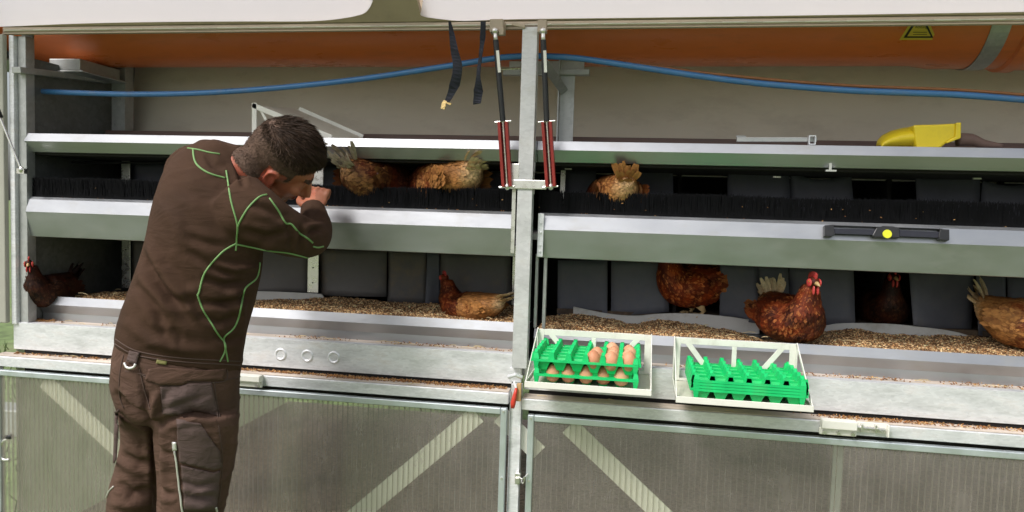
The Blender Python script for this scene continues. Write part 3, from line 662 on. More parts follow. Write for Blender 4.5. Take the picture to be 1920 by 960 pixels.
# yellow feed scoop
t = thing('feed_scoop', 'yellow plastic feed scoop lying on the upper shelf at the right', 'scoop', at(1730, 274, .08))
YS = .06; ZS = at(1730, 279, YS).z
def scoop_ring(u, vtop, dep, r, n=14):
    """open half-tube cross-section lying on its side, mouth towards the back"""
    top = at(u, vtop, YS + dep * .5); c = Vector((top.x, YS + dep, 0)); h = top.z - ZS; out = []
    for k in range(n + 1):
        a = math.pi * k / n; out.append(Vector((top.x, YS + dep - math.sin(a) * dep, ZS + h / 2 + math.cos(a) * h / 2)))
    return out
b = nb(); secs = [(1648, 272, .05), (1652, 262, .07), (1662, 252, .09), (1680, 243, .10), (1700, 238, .11), (1716, 236, .11), (1719, 235, .112)]
R_ = [[b.verts.new(p) for p in scoop_ring(u, v, d_, 0)] for u, v, d_ in secs]
for a_, b_ in zip(R_[:-1], R_[1:]):
    for i in range(len(a_) - 1): b.faces.new((a_[i], b_[i], b_[i + 1], a_[i + 1]))
obj('scoop_blade', b, YEL, t, smooth=True, solid=.003)
b = nb()
pts = [(1713, 234), (1760, 233), (1793, 231), (1793, 258), (1775, 268), (1762, 279), (1719, 279), (1716, 262)]
prism(b, [at(u, v, YS - .005) for u, v in pts], Vector((0, .10, 0))); obj('scoop_body', b, YEL, t, bevel=.006)
b = nb(); prism(b, [at(u, v, YS - .010) for u, v in [(1793, 230), (1803, 229), (1802, 259), (1776, 269), (1774, 266), (1792, 256)]], Vector((0, .112, 0))); obj('scoop_rim', b, YEL, t, bevel=.003)
b = nb(); tube(b, smooth_path([at(1795, 262, .1), at(1820, 262, .1), at(1845, 270, .1), at(1880, 274, .1)], 5), interp([.02, .018, .013, .006], 5), 12); obj('scoop_handle', b, WOODP, t, smooth=True)

# spirit level stuck on the bright band of the right panel
lv = thing('spirit_level', 'black spirit level with a round yellow vial stuck to the bright panel edge', 'spirit level', at(1660, 440, -.02))
def on_band(u, v, off):  # the plane of the bright band: from (.020,1.4835) to (0,1.439)
    n = Vector((0, -.0445, .011)).normalized(); p0 = Vector((0, 0, 1.439)) + n * off; d = ray(u, v); return CAM + d * ((p0 - CAM).dot(n) / d.dot(n)), n
def lprism(name, pts, o0, o1, m, bev=.001):
    n = on_band(0, 0, 0)[1]; b = nb(); prism(b, [on_band(u, v, o0)[0] for u, v in pts], n * (o1 - o0)); return obj(name, b, m, lv, bevel=bev)
lprism('end_block', [(1543, 425), (1560, 424), (1562, 443), (1556, 446), (1543, 445)], .002, .022, BLK)
lprism('end_block', [(1758, 432), (1775, 433), (1775, 453), (1757, 452), (1755, 447)], .002, .022, BLK)
lprism('beam_bar', [(1556, 430), (1648, 432), (1648, 443), (1556, 440)], .004, .018, WEB)
lprism('beam_bar', [(1682, 433), (1762, 437), (1762, 448), (1682, 445)], .004, .018, WEB)
lprism('top_edge', [(1556, 423.5), (1764, 430.5), (1764, 432.5), (1556, 425.5)], .002, .016, BLK)
lprism('vial_block', [(1640, 429), (1652, 426), (1672, 427), (1683, 430), (1683, 448), (1636, 447), (1632, 444)], .003, .021, BLK, .002)
c, n = on_band(1663, 439, .021); b = nb(); cyl(b, c, c + n * .004, .0125, 24); obj('vial', b, YELG, lv)
# ---------------------------------------------------------------- husk beds
def husk_bed(lab_name, x0, x1, top, seed, n, front=.098, back=.372):
    """bed surface plus loose husks; top(u) gives the back height in z at x"""
    rg = random.Random(seed); b = nb(); cl = b.loops.layers.color.new('Col')
    NX, NY = 160, 12
    def hz(x, t):
        zb, zf = top(x)
        return zf + (zb - zf) * (t ** .8) + .004 * noise.noise(Vector((x * 14, t * 4, seed))) + .0035 * noise.noise(Vector((x * 45, t * 13, seed)))
    g = [[b.verts.new((x0 + (x1 - x0) * i / NX, front + (back - front) * j / NY, hz(x0 + (x1 - x0) * i / NX, j / NY))) for i in range(NX + 1)] for j in range(NY + 1)]
    for j in range(NY):
        for i in range(NX):
            f = b.faces.new((g[j][i], g[j][i + 1], g[j + 1][i + 1], g[j + 1][i]))
            for lp in f.loops: lp[cl] = (.54, .42, .29, 1)
    pal = [(.92, .78, .58), (.84, .67, .47), (.64, .46, .29), (.95, .84, .66), (.40, .27, .16), (.88, .72, .52), (.52, .38, .25)]
    for k in range(n):
        x = rg.uniform(x0, x1); t = rg.random(); y = front + (back - front) * t; z = hz(x, t) + rg.uniform(-.0005, .0025)
        husk(b, cl, rg, Vector((x, y, z)), rg.choice(pal))
    return b
def husk(b, cl, rg, c, colr, s=1.0):
    L_ = rg.uniform(.0030, .0055) * s; W_ = L_ * rg.uniform(.4, .55)
    a = rg.uniform(0, 6.28); e = rg.uniform(-.6, .6)
    d = Vector((math.cos(a) * math.cos(e), math.sin(a) * math.cos(e), math.sin(e))); s1 = d.orthogonal().normalized(); s2 = d.cross(s1)
    V = [b.verts.new(c + d * L_), b.verts.new(c - d * L_)] + [b.verts.new(c + s1 * W_ * q[0] + s2 * W_ * q[1]) for q in ((1, 0), (0, 1), (-1, 0), (0, -1))]
    k = rg.uniform(.75, 1.2); cc = (colr[0] * k, colr[1] * k, colr[2] * k, 1)
    for i in range(4):
        for f in (b.faces.new((V[0], V[2 + i], V[2 + (i + 1) % 4])), b.faces.new((V[1], V[2 + (i + 1) % 4], V[2 + i]))):
            for lp in f.loops: lp[cl] = cc
def bedtop(curve, y, dz):
    """curve of (u, v) along the back edge of the bed -> z at x"""
    pts = sorted((at(u, v, y).x, at(u, v, y).z) for u, v in curve)
    def f(x):
        if x <= pts[0][0]: return pts[0][1], 1.112 + dz
        for (xa, za), (xb, zb) in zip(pts[:-1], pts[1:]):
            if x <= xb:
                t = (x - xa) / (xb - xa); t = t * t * (3 - 2 * t); return za + (zb - za) * t, 1.112 + dz
        return pts[-1][1], 1.112 + dz
    return f
tl = bedtop([(60, 552), (130, 552), (230, 548), (480, 562), (560, 562), (630, 557), (760, 568), (830, 570), (965, 575)], .372, 0)
b = husk_bed('l', XL + .006, -.388, tl, 1, 15000); o = obj('husk_bed', b, GRAIN); o['kind'] = 'stuff'; o['label'] = 'golden brown husk litter in the left nest tray'
tr_ = bedtop([(1020, 592), (1090, 590), (1140, 596), (1180, 608), (1240, 600), (1300, 608), (1350, 617), (1420, 632), (1540, 622), (1600, 617), (1680, 628), (1790, 630), (1920, 636), (2000, 640)], .372, -.016)
b = husk_bed('r', -.326, 1.35, tr_, 2, 15000); o = obj('husk_bed', b, GRAIN); o['kind'] = 'stuff'; o['label'] = 'golden brown husk litter in the right nest tray'
# spilled husks on the ledges
b = nb(); cl = b.loops.layers.color.new('Col'); rg = random.Random(9); pal = [(.62, .44, .25), (.50, .31, .15), (.70, .54, .34)]
def spill(n, x0, x1, y0, y1, z, clump=0):
    cs = [rg.uniform(x0, x1) for _ in range(max(1, clump))]
    for k in range(n):
        x = rg.gauss(rg.choice(cs), .06) if clump else rg.uniform(x0, x1); x = min(max(x, x0), x1)
        husk(b, cl, rg, Vector((x, rg.uniform(y0, y1), z + rg.random() ** 3 * .004)), rg.choice(pal), .9)
spill(1500, -1.45, -.40, -.03, -.008, .9275); spill(500, -1.0, -.45, -.045, -.008, .9275, 4); spill(500, .3, 1.2, -.04, -.008, .9135, 5); spill(200, -2.2, -1.8, -.03, -.01, .9275, 2)
for k in range(60): husk(b, cl, rg, Vector((rg.uniform(-2.1, 1.2), .026 + rg.uniform(-.004, .002), rg.choice([1.494, 1.494, 1.51, 1.53]))), rg.choice(pal), .8)
spill(260, -2.18, -.4, .035, .08, 1.0365, 9); spill(240, .1, 1.2, .035, .08, 1.0205, 9); spill(160, -2.19, -2.12, .03, .08, 1.038, 1)
o = obj('spilled_husk', b, GRAIN); o['kind'] = 'stuff'

# loose straw in the trays and on the ledges
b = nb(); rg = random.Random(31)
for k in range(120):
    r_ = k % 4; x = rg.uniform(-2.1, 1.25)
    if -.42 < x < -.3: continue
    dz = 0 if x < -.36 else -.016
    y, z = ((rg.uniform(.11, .36), 1.125 + dz + rg.uniform(.0, .02)), (rg.uniform(.04, .08), 1.0375 + dz), (rg.uniform(-.055, -.01), .928 + dz), (rg.uniform(.11, .36), 1.13 + dz), (rg.uniform(.02, .04), rg.uniform(1.495, 1.55)))[r_]
    a = rg.uniform(-.7, .7) if r_ < 4 else rg.uniform(.8, 2.2); L_ = rg.uniform(.015, .05) if r_ < 4 else rg.uniform(.01, .03); d = Vector((math.cos(a) * L_, rg.uniform(-.3, .3) * L_ if r_ < 4 else 0, math.sin(a) * L_ * (.25 if r_ < 4 else 1)))
    c = Vector((x, y, z)); tube(b, [c - d * .5, c + Vector((0, 0, .003)), c + d * .5], .0009, 5)
o = obj('straw', b, mat('straw', (.66, .52, .28), .6, 0, .25, 30)); o['kind'] = 'stuff'

# ---------------------------------------------------------------- egg racks
def rack(cfl, cfr, cbl, cbr, ztop_v, lab, sides):
    """front lip corners and top corners of the back frame, given as pixels at their own depths"""
    YBk, YFr = -.022, -.272
    tl_, tr2 = at(*cbl, YBk), at(*cbr, YBk); fl, fr_ = at(*cfl, YFr), at(*cfr, YFr)
    z0 = (fl.z + fr_.z) / 2; x0 = (tl_.x + fl.x) / 2; x1 = (tr2.x + fr_.x) / 2; zt = (tl_.z + tr2.z) / 2
    t = thing('egg_rack', lab, 'egg rack', ((x0 + x1) / 2, (YBk + YFr) / 2, z0), 0, 'racks hooked onto the front beam')
    b = nb(); bx(b, x0 + .002, x1 - .002, YFr + .002, YBk, z0 - .016, z0 - .012); obj('base_plate', b, CREAMD, t)
    b = nb(); bx(b, x0, x1, YFr - .002, YFr + .001, z0 - .018, z0); obj('front_lip', b, CREAM, t, bevel=.0012)
    b = nb(); y = YBk; f = .021; bw = .003
    bx(b, x0, x0 + f, y - bw, y, z0 - .010, zt); bx(b, x1 - f, x1, y - bw, y, z0 - .010, zt)
    bx(b, x0 + f + .0003, x1 - f - .0003, y - bw, y, zt - .019, zt); bx(b, x0 + f + .0003, x1 - f - .0003, y - bw, y, z0 - .010, z0 - .002)
    xm = (x0 + x1) / 2
    bx(b, xm - .007, xm + .007, y - bw, y, z0 - .0015, zt - .0195)
    bar(b, (x0 + .04, y - bw * .5, zt - .012), (x0 + .125, y - bw * .5, z0), .016, bw * .9); bar(b, (x1 - .04, y - bw * .5, zt - .012), (x1 - .125, y - bw * .5, z0), .016, bw * .9)
    bx(b, x0 + .03, x1 - .03, y + .0003, y + .012, zt - .004, zt - .001)
    obj('back_frame', b, CREAM, t, bevel=.0008)
    for x in sides(x0, x1):
        b = nb(); A = Vector((x, YFr + .002, z0 - .012)); B = Vector((x, YBk - .004, zt)); C_ = Vector((x, YBk - .004, z0 - .012)); wd = .010
        bar(b, A, B, wd, .003, Vector((1, 0, 0))); bar(b, A + Vector((0, 0, .004)), C_ + Vector((0, 0, .004)), wd, .003, Vector((1, 0, 0))); bar(b, B + Vector((0, -.006, 0)), C_ + Vector((0, -.006, 0)), wd, .003, Vector((1, 0, 0)))
        obj('side_bracket', b, CREAM, t, bevel=.0006)
    return x0, x1, YFr, YBk, z0
RL = rack((982, 709), (1220, 736), (1010, 615), (1224, 629), 0, 'cream egg rack next to the centre post, holding two green trays with brown eggs', lambda a, c: (a + .0016, c - .0016))
RR = rack((1265, 741), (1526, 762), (1266, 631), (1495, 646), 0, 'cream egg rack holding a stack of empty green trays', lambda a, c: (a + .0016, c - .0016))

# ---------------------------------------------------------------- egg trays and eggs
PT = .0485
def tray_mesh(nx, ny, W=.296, D=.25, H=.053, band=.030):
    b = nb(); ox, oy = -PT * nx / 2, -PT * ny / 2
    for i in range(nx):
        for j in range(ny):
            cx, cy = ox + PT * (i + .5), oy + PT * (j + .5)
            lv = [[b.verts.new((cx + sx * r, cy + sy * r, z)) for sx, sy in ((-1, -1), (-.4, -1.0), (.4, -1.0), (1, -1), (1, 1), (-1, 1))] for r, z in ((.010, .0), (.0145, .012), (.0225, band))]
            b.faces.new(lv[0][::-1])
            for a_, c_ in zip(lv[:-1], lv[1:]):
                for k in range(6): b.faces.new((a_[k], a_[(k + 1) % 6], c_[(k + 1) % 6], c_[k]))
    # ridges with serrated tops
    for i in range(nx + 1):
        x = ox + PT * i; rings = []
        m = ny * 6
        for s in range(m + 1):
            y = oy + PT * ny * s / m; ph = math.cos(2 * math.pi * s / 6 * 1.0); z = band + (H - band) * (.80 + .20 * ph); wt = .0042 + .0016 * ph
            rings.append([Vector((x - .0105, y, band - .004)), Vector((x + .0105, y, band - .004)), Vector((x + wt, y, z)), Vector((x - wt, y, z))])
        loft(b, rings)
    for j in range(1, ny):
        y = oy + PT * j
        for i in range(nx):
            x = ox + PT * i; bx(b, x + .008, x + PT - .008, y - .0012, y + .0012, band - .010, band + .006)
    # rim band
    for x0, x1, y0, y1 in ((-W / 2, W / 2, -D / 2, -D / 2 + .0025), (-W / 2, W / 2, D / 2 - .0025, D / 2), (-W / 2, -W / 2 + .0025, -D / 2 + .0026, D / 2 - .0026), (W / 2 - .0025, W / 2, -D / 2 + .0026, D / 2 - .0026)):
        bx(b, x0, x1, y0, y1, band - .004, band + .003)
    bx(b, -W / 2 + .0026, ox - .004, -D / 2 + .0026, D / 2 - .0026, band - .001, band + .001); bx(b, -ox + .004, W / 2 - .0026, -D / 2 + .0026, D / 2 - .0026, band - .001, band + .001)
    bx(b, ox, -ox, -D / 2 + .0026, oy - .001, band - .001, band + .001); bx(b, ox, -ox, -oy + .001, D / 2 - .0026, band - .001, band + .001)
    # corner legs and posts at the front
    for sx in (-1, 1):
        for sy in (-1, 1):
            cx, cy = sx * (W / 2 - .008), sy * (D / 2 - .008)
            loft(b, [[Vector((cx + a * r, cy + c_ * r, z)) for a, c_ in ((-1, -1), (1, -1), (1, 1), (-1, 1))] for r, z in ((.004, 0), (.008, band - .0015))])
            loft(b, [[Vector((cx + a * r, cy + c_ * r, z)) for a, c_ in ((-1, -1), (1, -1), (1, 1), (-1, 1))] for r, z in ((.008, band + .0035), (.005, H * .92))])
    me = bpy.data.meshes.new('egg_tray'); bmesh.ops.recalc_face_normals(b, faces=b.faces[:]); b.to_mesh(me); b.free(); me.materials.append(GREENT); return me
T65, T54 = tray_mesh(6, 5), tray_mesh(5, 4)
def tray(me, c, lab, rz=0):
    o = bpy.data.objects.new('egg_tray', me); col.objects.link(o); o.location = c; o.rotation_euler = (0, 0, rz); return tag(o, lab, 'egg tray', 'green egg trays')
eb = nb(); prof_ = []
rings = []
for k in range(1, 14):
    t = math.pi * k / 14; z = -math.cos(t); r = math.sin(t) * (1 - .13 * z) * .0222
    rings.append([Vector((math.cos(a) * r, math.sin(a) * r, .0285 + z * .0285)) for a in [2 * math.pi * q / 20 for q in range(20)]])
loft(eb, rings); eme = bpy.data.meshes.new('egg'); bmesh.ops.recalc_face_normals(eb, faces=eb.faces[:]); eb.to_mesh(eme); eb.free(); eme.shade_smooth()
EGGS = [mat('egg_shell_%s' % k, c, .5, 0, .10, 60, spec=.35) for k, c in (('a', (.60, .29, .16)), ('b', (.52, .23, .12)), ('c', (.68, .36, .21)))]
eme.materials.append(EGGS[0]); re_ = random.Random(4)
def egg(c, lab, g):
    o = bpy.data.objects.new('egg', eme); col.objects.link(o); o.location = c; o.rotation_euler = (re_.uniform(-.15, .15), re_.uniform(-.15, .15), re_.uniform(0, 6))
    o.material_slots[0].link = 'OBJECT'; o.material_slots[0].material = re_.choice(EGGS)
    s = re_.uniform(.93, 1.04); o.scale = (s, s, s); return tag(o, lab, 'egg', g)
x0, x1, yf, yb, z0 = RL
zt = z0 - .0115; fc_ = atz(1011, 707, zt); fr2 = atz(1194, 729, zt)
cx = (fc_.x + fr2.x) / 2; cy = yf + .012 + .125
tray(T54, (cx, cy, zt), 'lower green tray of the left rack, filled with brown eggs', .0)
tray(T65, (cx - .002, cy, zt + .042), 'upper green tray of the left rack, half filled with brown eggs', .0)
ordn = ['leftmost', 'second from the left', 'middle one', 'second from the right', 'rightmost']
for i in range(5):
    egg((cx + PT * (i - 2), cy - PT * 1.5 - .014, zt + .004), 'brown egg peeping out of the lower green tray, %s of the five' % ordn[i], 'eggs in the lower tray')
rows = ['front', 'second', 'third', 'fourth']
for ci, nm, ks in ((3, 'short', (0, 1)), (4, 'middle', (0, 1, 2, 3)), (5, 'right', (0, 1, 2, 3))):
    for k in ks:
        egg((cx - .002 + PT * (ci - 2.5), cy + PT * (k - 2), zt + .042 + .006), 'brown egg in the upper green tray, %s egg of the %s column' % (rows[k], nm), 'eggs in the upper tray')
x0, x1, yf, yb, z0 = RR
zt = z0 - .0115; fc_ = atz(1297, 737, zt); fr2 = atz(1500, 756, zt); cx = (fc_.x + fr2.x) / 2
for k, nm in enumerate(['lowest', 'second from the bottom', 'second from the top', 'topmost']):
    tray(T65, (cx + .0006 * (k % 2), yf + .014 + .125, zt + .0082 * k), 'empty green tray in the stack on the right rack, %s of four' % nm)

# ---------------------------------------------------------------- hens
FEATH = mat('feathers', (.2, .1, .05), .6, 0, .25, 90, attr='Col', bump=.15, bscale=220, spec=.25)
COMB = mat('comb', (.50, .05, .045), .5, 0, .15, 60, bump=.2, bscale=200)
BEAK = mat('beak', (.50, .33, .15), .4); LEGM = mat('hen_leg', (.55, .38, .18), .55, 0, .15, 60, bump=.3, bscale=150); EYE = mat('hen_eye', (.5, .2, .03), .1); PUP = mat('eye_pupil', (.01, .01, .01), .05)
BROWN = (.45, .175, .062); DKB = (.23, .078, .030); TANC = (.63, .43, .24); CRM = (.88, .79, .64)
def mixc(a, b_, t): t = min(1, max(0, t)); return tuple(a[i] + (b_[i] - a[i]) * t for i in range(3))
def hen(lab, loc, rz, scale=1.0, neck=0, headyaw=0.0, stand=0, zs=1.0, dark=1.0, rear_tan=.5, tail_up=1.0, tailcol=CRM, seed=1, roll=0.0, puff=1.0, show_head=True, mottled=.4):
    """local frame: +x forwards, z up, belly on z=0 when sitting"""
    rg = random.Random(seed); lift = stand
    t = thing('hen', lab, 'hen', loc, rz, 'brown hens in the nests'); t.scale = (scale, scale, scale * zs)
    if roll: t.rotation_euler = (0, roll, rz)
    Z = Vector((0, 0, lift))
    if neck == 0:   # upright
        sp = [(-.165, .158, .020, .018), (-.145, .150, .042, .038), (-.11, .128, .068, .062), (-.05, .100, .092, .088), (.02, .090, .097, .088), (.075, .098, .086, .082), (.112, .130, .062, .064), (.128, .172, .042, .046), (.137, .208, .031, .034), (.146, .236, .026, .027)]
        hp_ = Vector((.160, 0, .252))
    else:           # head stretched low and forward
        sp = [(-.165, .158, .020, .018), (-.145, .150, .042, .038), (-.11, .128, .068, .062), (-.05, .100, .092, .088), (.02, .090, .097, .088), (.085, .090, .080, .078), (.135, .100, .054, .054), (.170, .105, .036, .038), (.20, .105, .028, .030), (.222, .106, .025, .026)]
        hp_ = Vector((.238, 0, .108))
    P = smooth_path([Vector((x, 0, z)) for x, z, _, _ in sp], 4); Wd = interp([s[2] * puff for s in sp], 4); Ht = interp([s[3] for s in sp], 4)
    bm_ = nb(); rings = []
    for i, p in enumerate(P):
        tg = (P[min(i + 1, len(P) - 1)] - P[max(i - 1, 0)]).normalized(); up = Vector((0, 1, 0)).cross(tg) * -1
        up = Vector((-tg.z, 0, tg.x)); rings.append(ring(p + Z, Vector((0, Wd[i], 0)), up * Ht[i], 22, 2.15))
    loft(bm_, rings)
    hm = Matrix.Translation(hp_ + Z) @ Matrix.Rotation(headyaw, 4, 'Z')
    ell(bm_, (0, 0, 0), (.0265, .0205, .0225), None, 16, 12); bmesh.ops.transform(bm_, matrix=hm, verts=bm_.verts[-(16 * 11 + 2):])
    body_me = remesh(bm_, .006, 3, .5)
    bv = bmesh.new(); bv.from_mesh(body_me); bpy.data.meshes.remove(body_me)
    cl = bv.loops.layers.color.new('Col')
    def colour(p, j=0.0):
        n1 = noise.noise(Vector((p.x * 22, p.y * 22, p.z * 22 + seed * 7)))
        c = mixc(BROWN, DKB, .5 + n1 * 1.2)
        c = mixc(c, TANC, (rear_tan * 1.35 - .25) + (-p.x - .02) * 5.5 + n1 * mottled + j) if p.x < .03 else mixc(c, TANC, j * 1.3 - .08)
        c = mixc(c, CRM, (-p.x - .125) * 12 * rear_tan * 2)
        k = dark * (1 + j * .35); return (c[0] * k, c[1] * k, c[2] * k, 1)
    bv.normal_update(); base_faces = list(bv.faces)
    for f in base_faces:
        cc = colour(f.calc_center_median() - Z)
        for lp in f.loops: lp[cl] = cc
    # overlapping feathers all over the body, pointing backwards
    src = [(v.co.copy(), v.normal.copy()) for v in bv.verts]; rg.shuffle(src)
    for co, no in src[:3800]:
        q = co - Z
        if (q - hp_).length < .026: continue
        back = Vector((-1, 0, -.25)) if q.x < .1 else Vector((-.35, 0, -1))
        tg = (back - no * back.dot(no))
        if tg.length < .05: continue
        tg.normalize(); sd_ = tg.cross(no).normalized(); up = (tg * .93 + no * rg.uniform(.03, .15)).normalized()
        Lf = rg.uniform(.012, .021) * (.5 if q.z > .16 and q.x > .08 else 1); Wf = Lf * rg.uniform(.22, .33)
        tg2 = (up + sd_ * rg.gauss(0, .16)).normalized(); o0 = co + no * .0015
        vs = [bv.verts.new(o0 - sd_ * Wf * .5), bv.verts.new(o0 + sd_ * Wf * .5), bv.verts.new(o0 + tg2 * Lf * .6 + sd_ * Wf), bv.verts.new(o0 + tg2 * Lf - no * Lf * .08), bv.verts.new(o0 + tg2 * Lf * .6 - sd_ * Wf)]
        f = bv.faces.new(vs); cc = colour(q, rg.uniform(-.35, .5))
        for lp in f.loops: lp[cl] = cc
    me = bpy.data.meshes.new('body'); bv.to_mesh(me); bv.free(); me.materials.append(FEATH); me.shade_smooth()
    o = bpy.data.objects.new('body', me); link(o, t, True)
    def child(nm, b, m, par=t, **k): return obj(nm, b, m, par, local=True, **k)
    # tail fan
    b = nb(); cl = b.loops.layers.color.new('Col')
    for k in range(48):
        layer = k // 12; a = (k % 12 - 5.5) * .10 + rg.gauss(0, .05); el_ = (.95 - .22 * layer) * tail_up + rg.gauss(0, .05)
        d = Vector((-math.cos(el_) * math.cos(a), math.sin(a) * .85, math.sin(el_))).normalized(); s0 = d.cross(Vector((0, 1, 0)).cross(d)).normalized() if False else Vector((0, 1, 0)) * .8 + Vector((rg.gauss(0, .25), 0, rg.gauss(0, .25)))
        s0 = (s0 - d * s0.dot(d)).normalized(); n0 = d.cross(s0)
        L_ = (.108 - .019 * layer) * rg.uniform(.75, 1.10); W_ = .0085; st_ = Vector((-.132, math.sin(a) * .03, .148)) + Z
        rows = []
        for q, wq in ((0, .5), (.3, .9), (.6, 1.05), (.85, .9), (.97, .5)):
            p = st_ + d * L_ * q + n0 * .010 * math.sin(q * 2.5) * (1 if layer else -1); rows.append((b.verts.new(p - s0 * W_ * wq), b.verts.new(p + n0 * .0012), b.verts.new(p + s0 * W_ * wq)))
        for r0, r1 in zip(rows[:-1], rows[1:]):
            for h in (0, 1):
                f = b.faces.new((r0[h], r0[h + 1], r1[h + 1], r1[h])); i_ = rows.index(r0); c = mixc(TANC, tailcol, .6 + i_ * .3 + rg.uniform(-.2, .2)); c = tuple(v * dark for v in c)
                for lp in f.loops: lp[cl] = (*c, 1)
    child('tail', b, FEATH, smooth=True)
    # wings
    for s in (-1, 1):
        b = nb(); cl = b.loops.layers.color.new('Col')
        M_ = Matrix.Translation(Vector((-.02, s * .076 * puff, .106)) + Z) @ Matrix.Rotation(.22, 4, 'Y') @ Matrix.Rotation(-s * .10, 4, 'Z')
        ell(b, (0, 0, 0), (.085, .016, .048), M_.to_3x3().to_4x4()); bmesh.ops.translate(b, vec=M_.translation, verts=b.verts[:])
        for f in b.faces:
            cc = colour(f.calc_center_median() - Z, rg.uniform(-.25, .2))
            for lp in f.loops: lp[cl] = cc
        for k in range(170):
            if k < 146: lx, lz, Lf = rg.uniform(-.05, .075), rg.uniform(-.04, .04), rg.uniform(.013, .022)
            else: lx, lz, Lf = rg.uniform(-.07, -.03), -.035 + (k - 146) * .0025, rg.uniform(.035, .055)
            rr_ = 1 - (lx / .085) ** 2 - (lz / .048) ** 2
            ly = s * (.016 * math.sqrt(max(rr_, 0)) + .001)
            o0 = M_ @ Vector((lx, ly, lz)); tg = M_.to_3x3() @ Vector((-1, s * .06, -.12 + rg.gauss(0, .06))).normalized(); nn = M_.to_3x3() @ Vector((0, s, 0)); sd_ = tg.cross(nn).normalized(); Wf = Lf * .2 if k >= 146 else Lf * .33
            tg = (tg + nn * .10).normalized()
            vs = [b.verts.new(o0 - sd_ * Wf * .6), b.verts.new(o0 + sd_ * Wf * .6), b.verts.new(o0 + tg * Lf * .65 + sd_ * Wf), b.verts.new(o0 + tg * Lf), b.verts.new(o0 + tg * Lf * .65 - sd_ * Wf)]
            f = b.faces.new(vs); cc = colour(o0 - Z, rg.uniform(-.25, .4) )
            for lp in f.loops: lp[cl] = cc
        child('wing', b, FEATH, smooth=True)
    # face
    b = nb(); n_c = 7; ol = [Vector((.020, 0, .014))]
    for k in range(n_c):
        x = .026 - k * .0085; ol.append(Vector((x, 0, .034 + .007 * math.sin(k / (n_c - 1) * 3.1)))); ol.append(Vector((x - .0045, 0, .024 + .006 * math.sin(k / (n_c - 1) * 3.1))))
    ol.append(Vector((-.034, 0, .012))); ol.append(Vector((-.010, 0, .014)))
    prism(b, [p + Vector((0, -.0028, 0)) for p in ol], Vector((0, .0056, 0)))
    b.transform(hm); hd = child('comb', b, COMB, bevel=.0012)
    b = nb()
    for s in (-1, 1):
        ell(b, (.020, s * .0075, -.028), (.007, .0042, .0165)); ell(b, (.006, s * .0175, -.001), (.0165, .0050, .0155))
    b.transform(hm); child('wattle', b, COMB, smooth=True)
    b = nb(); loft(b, [ring(Vector((.020, 0, -.002)), Vector((0, .0085, 0)), Vector((0, 0, .009)), 12), ring(Vector((.033, 0, -.004)), Vector((0, .0058, 0)), Vector((0, 0, .0068)), 12), ring(Vector((.046, 0, -.0105)), Vector((0, .001, 0)), Vector((0, 0, .0012)), 12)])
    b.transform(hm); child('beak', b, BEAK, smooth=True)
    for s in (-1, 1):
        b = nb(); ell(b, (.010, s * .0205, .004), (.0046, .0035, .0046)); b.transform(hm); e = child('eye', b, EYE, smooth=True)
        b = nb(); ell(b, (.0105, s * .0232, .004), (.0023, .0014, .0023)); b.transform(hm); child('pupil', b, PUP, e, smooth=True)
    if stand:
        for s in (-1, 1):
            b = nb(); k_ = Vector((-.03, s * .036, lift * .65)); a_ = Vector((-.012, s * .036, .010)); tube(b, [Vector((.0, s * .038, lift + .02)), k_, a_], [.020, .0095, .0065], 10)
            for dx, dy in ((.05, 0), (.04, .026), (.04, -.026), (-.024, 0)): tube(b, [a_, a_ + Vector((dx * .5, dy * .5, .002)), a_ + Vector((dx, dy, -.007))], [.0055, .0045, .002], 8)
            child('leg', b, LEGM, smooth=True)
    return t
def hen_at(u, v, y): return at(u, v, y)
D2 = math.radians
hen('brown hen with an upright red comb in the far left corner', at(97, 566, .12) - Vector((0, 0, .02)), D2(-88), .68, 0, D2(30), dark=.5, rear_tan=.0, tailcol=DKB, seed=11)  # plumage colour darkened to paint the shadow of the corner
hen('brown hen with a cream tail lying in the husks of the left lower tray', at(884, 594, .215) - Vector((0, 0, .022)), D2(160), .76, 0, D2(-40), rear_tan=.95, seed=12, tail_up=.5, mottled=.5, zs=.80)
hen('brown hen sitting behind the right egg rack, red face turned to the viewer', at(1476, 638, .185) - Vector((0, 0, .004)), D2(-74), .90, 0, D2(0), rear_tan=.12, seed=13, puff=1.12, dark=1.0, tail_up=1.5, zs=.92)
hen('tan hen with a pale raised tail, cut off by the right picture edge', at(1925, 652, .20) - Vector((0, 0, .006)), D2(-35), .86, 0, 0, rear_tan=.75, seed=14, tail_up=1.1)
hen('brown hen standing in a gap between rubber flaps, only body and legs showing', at(1298, 592, .43), D2(215), .88, 0, 0, stand=.034, dark=1.35, rear_tan=.15, seed=15)  # plumage brightened in colour to offset the low light of the nest
hen('hen half hidden in the dark nest, its red face between two rubber flaps', at(1652, 612, .50), D2(-95), .85, 0, D2(10), dark=.5, rear_tan=.0, seed=16, tailcol=DKB, zs=.88)  # feathers painted darker for the shade inside the nest
def upper(u, y, z): p = at(u, 340, y); p.z = z; return p
hen('hen seen from behind, fanned white tail up, beside the head of the man', upper(716, .150, 1.476), D2(62), 1.0, 1, 0, dark=.72, rear_tan=.2, seed=17, tail_up=.74, tailcol=(.92, .86, .76), mottled=.8)
hen('pale tan hen lying lengthwise above the brush, left of the red strut', upper(832, .150, 1.482), D2(144), 1.02, 1, 0, rear_tan=.80, seed=18, tail_up=.55, mottled=.7)
hen('ginger hen with its tail straight up above the brush of the right bay', upper(1148, .150, 1.470), D2(112), .84, 1, 0, rear_tan=.50, seed=19, tail_up=1.45, tailcol=TANC)
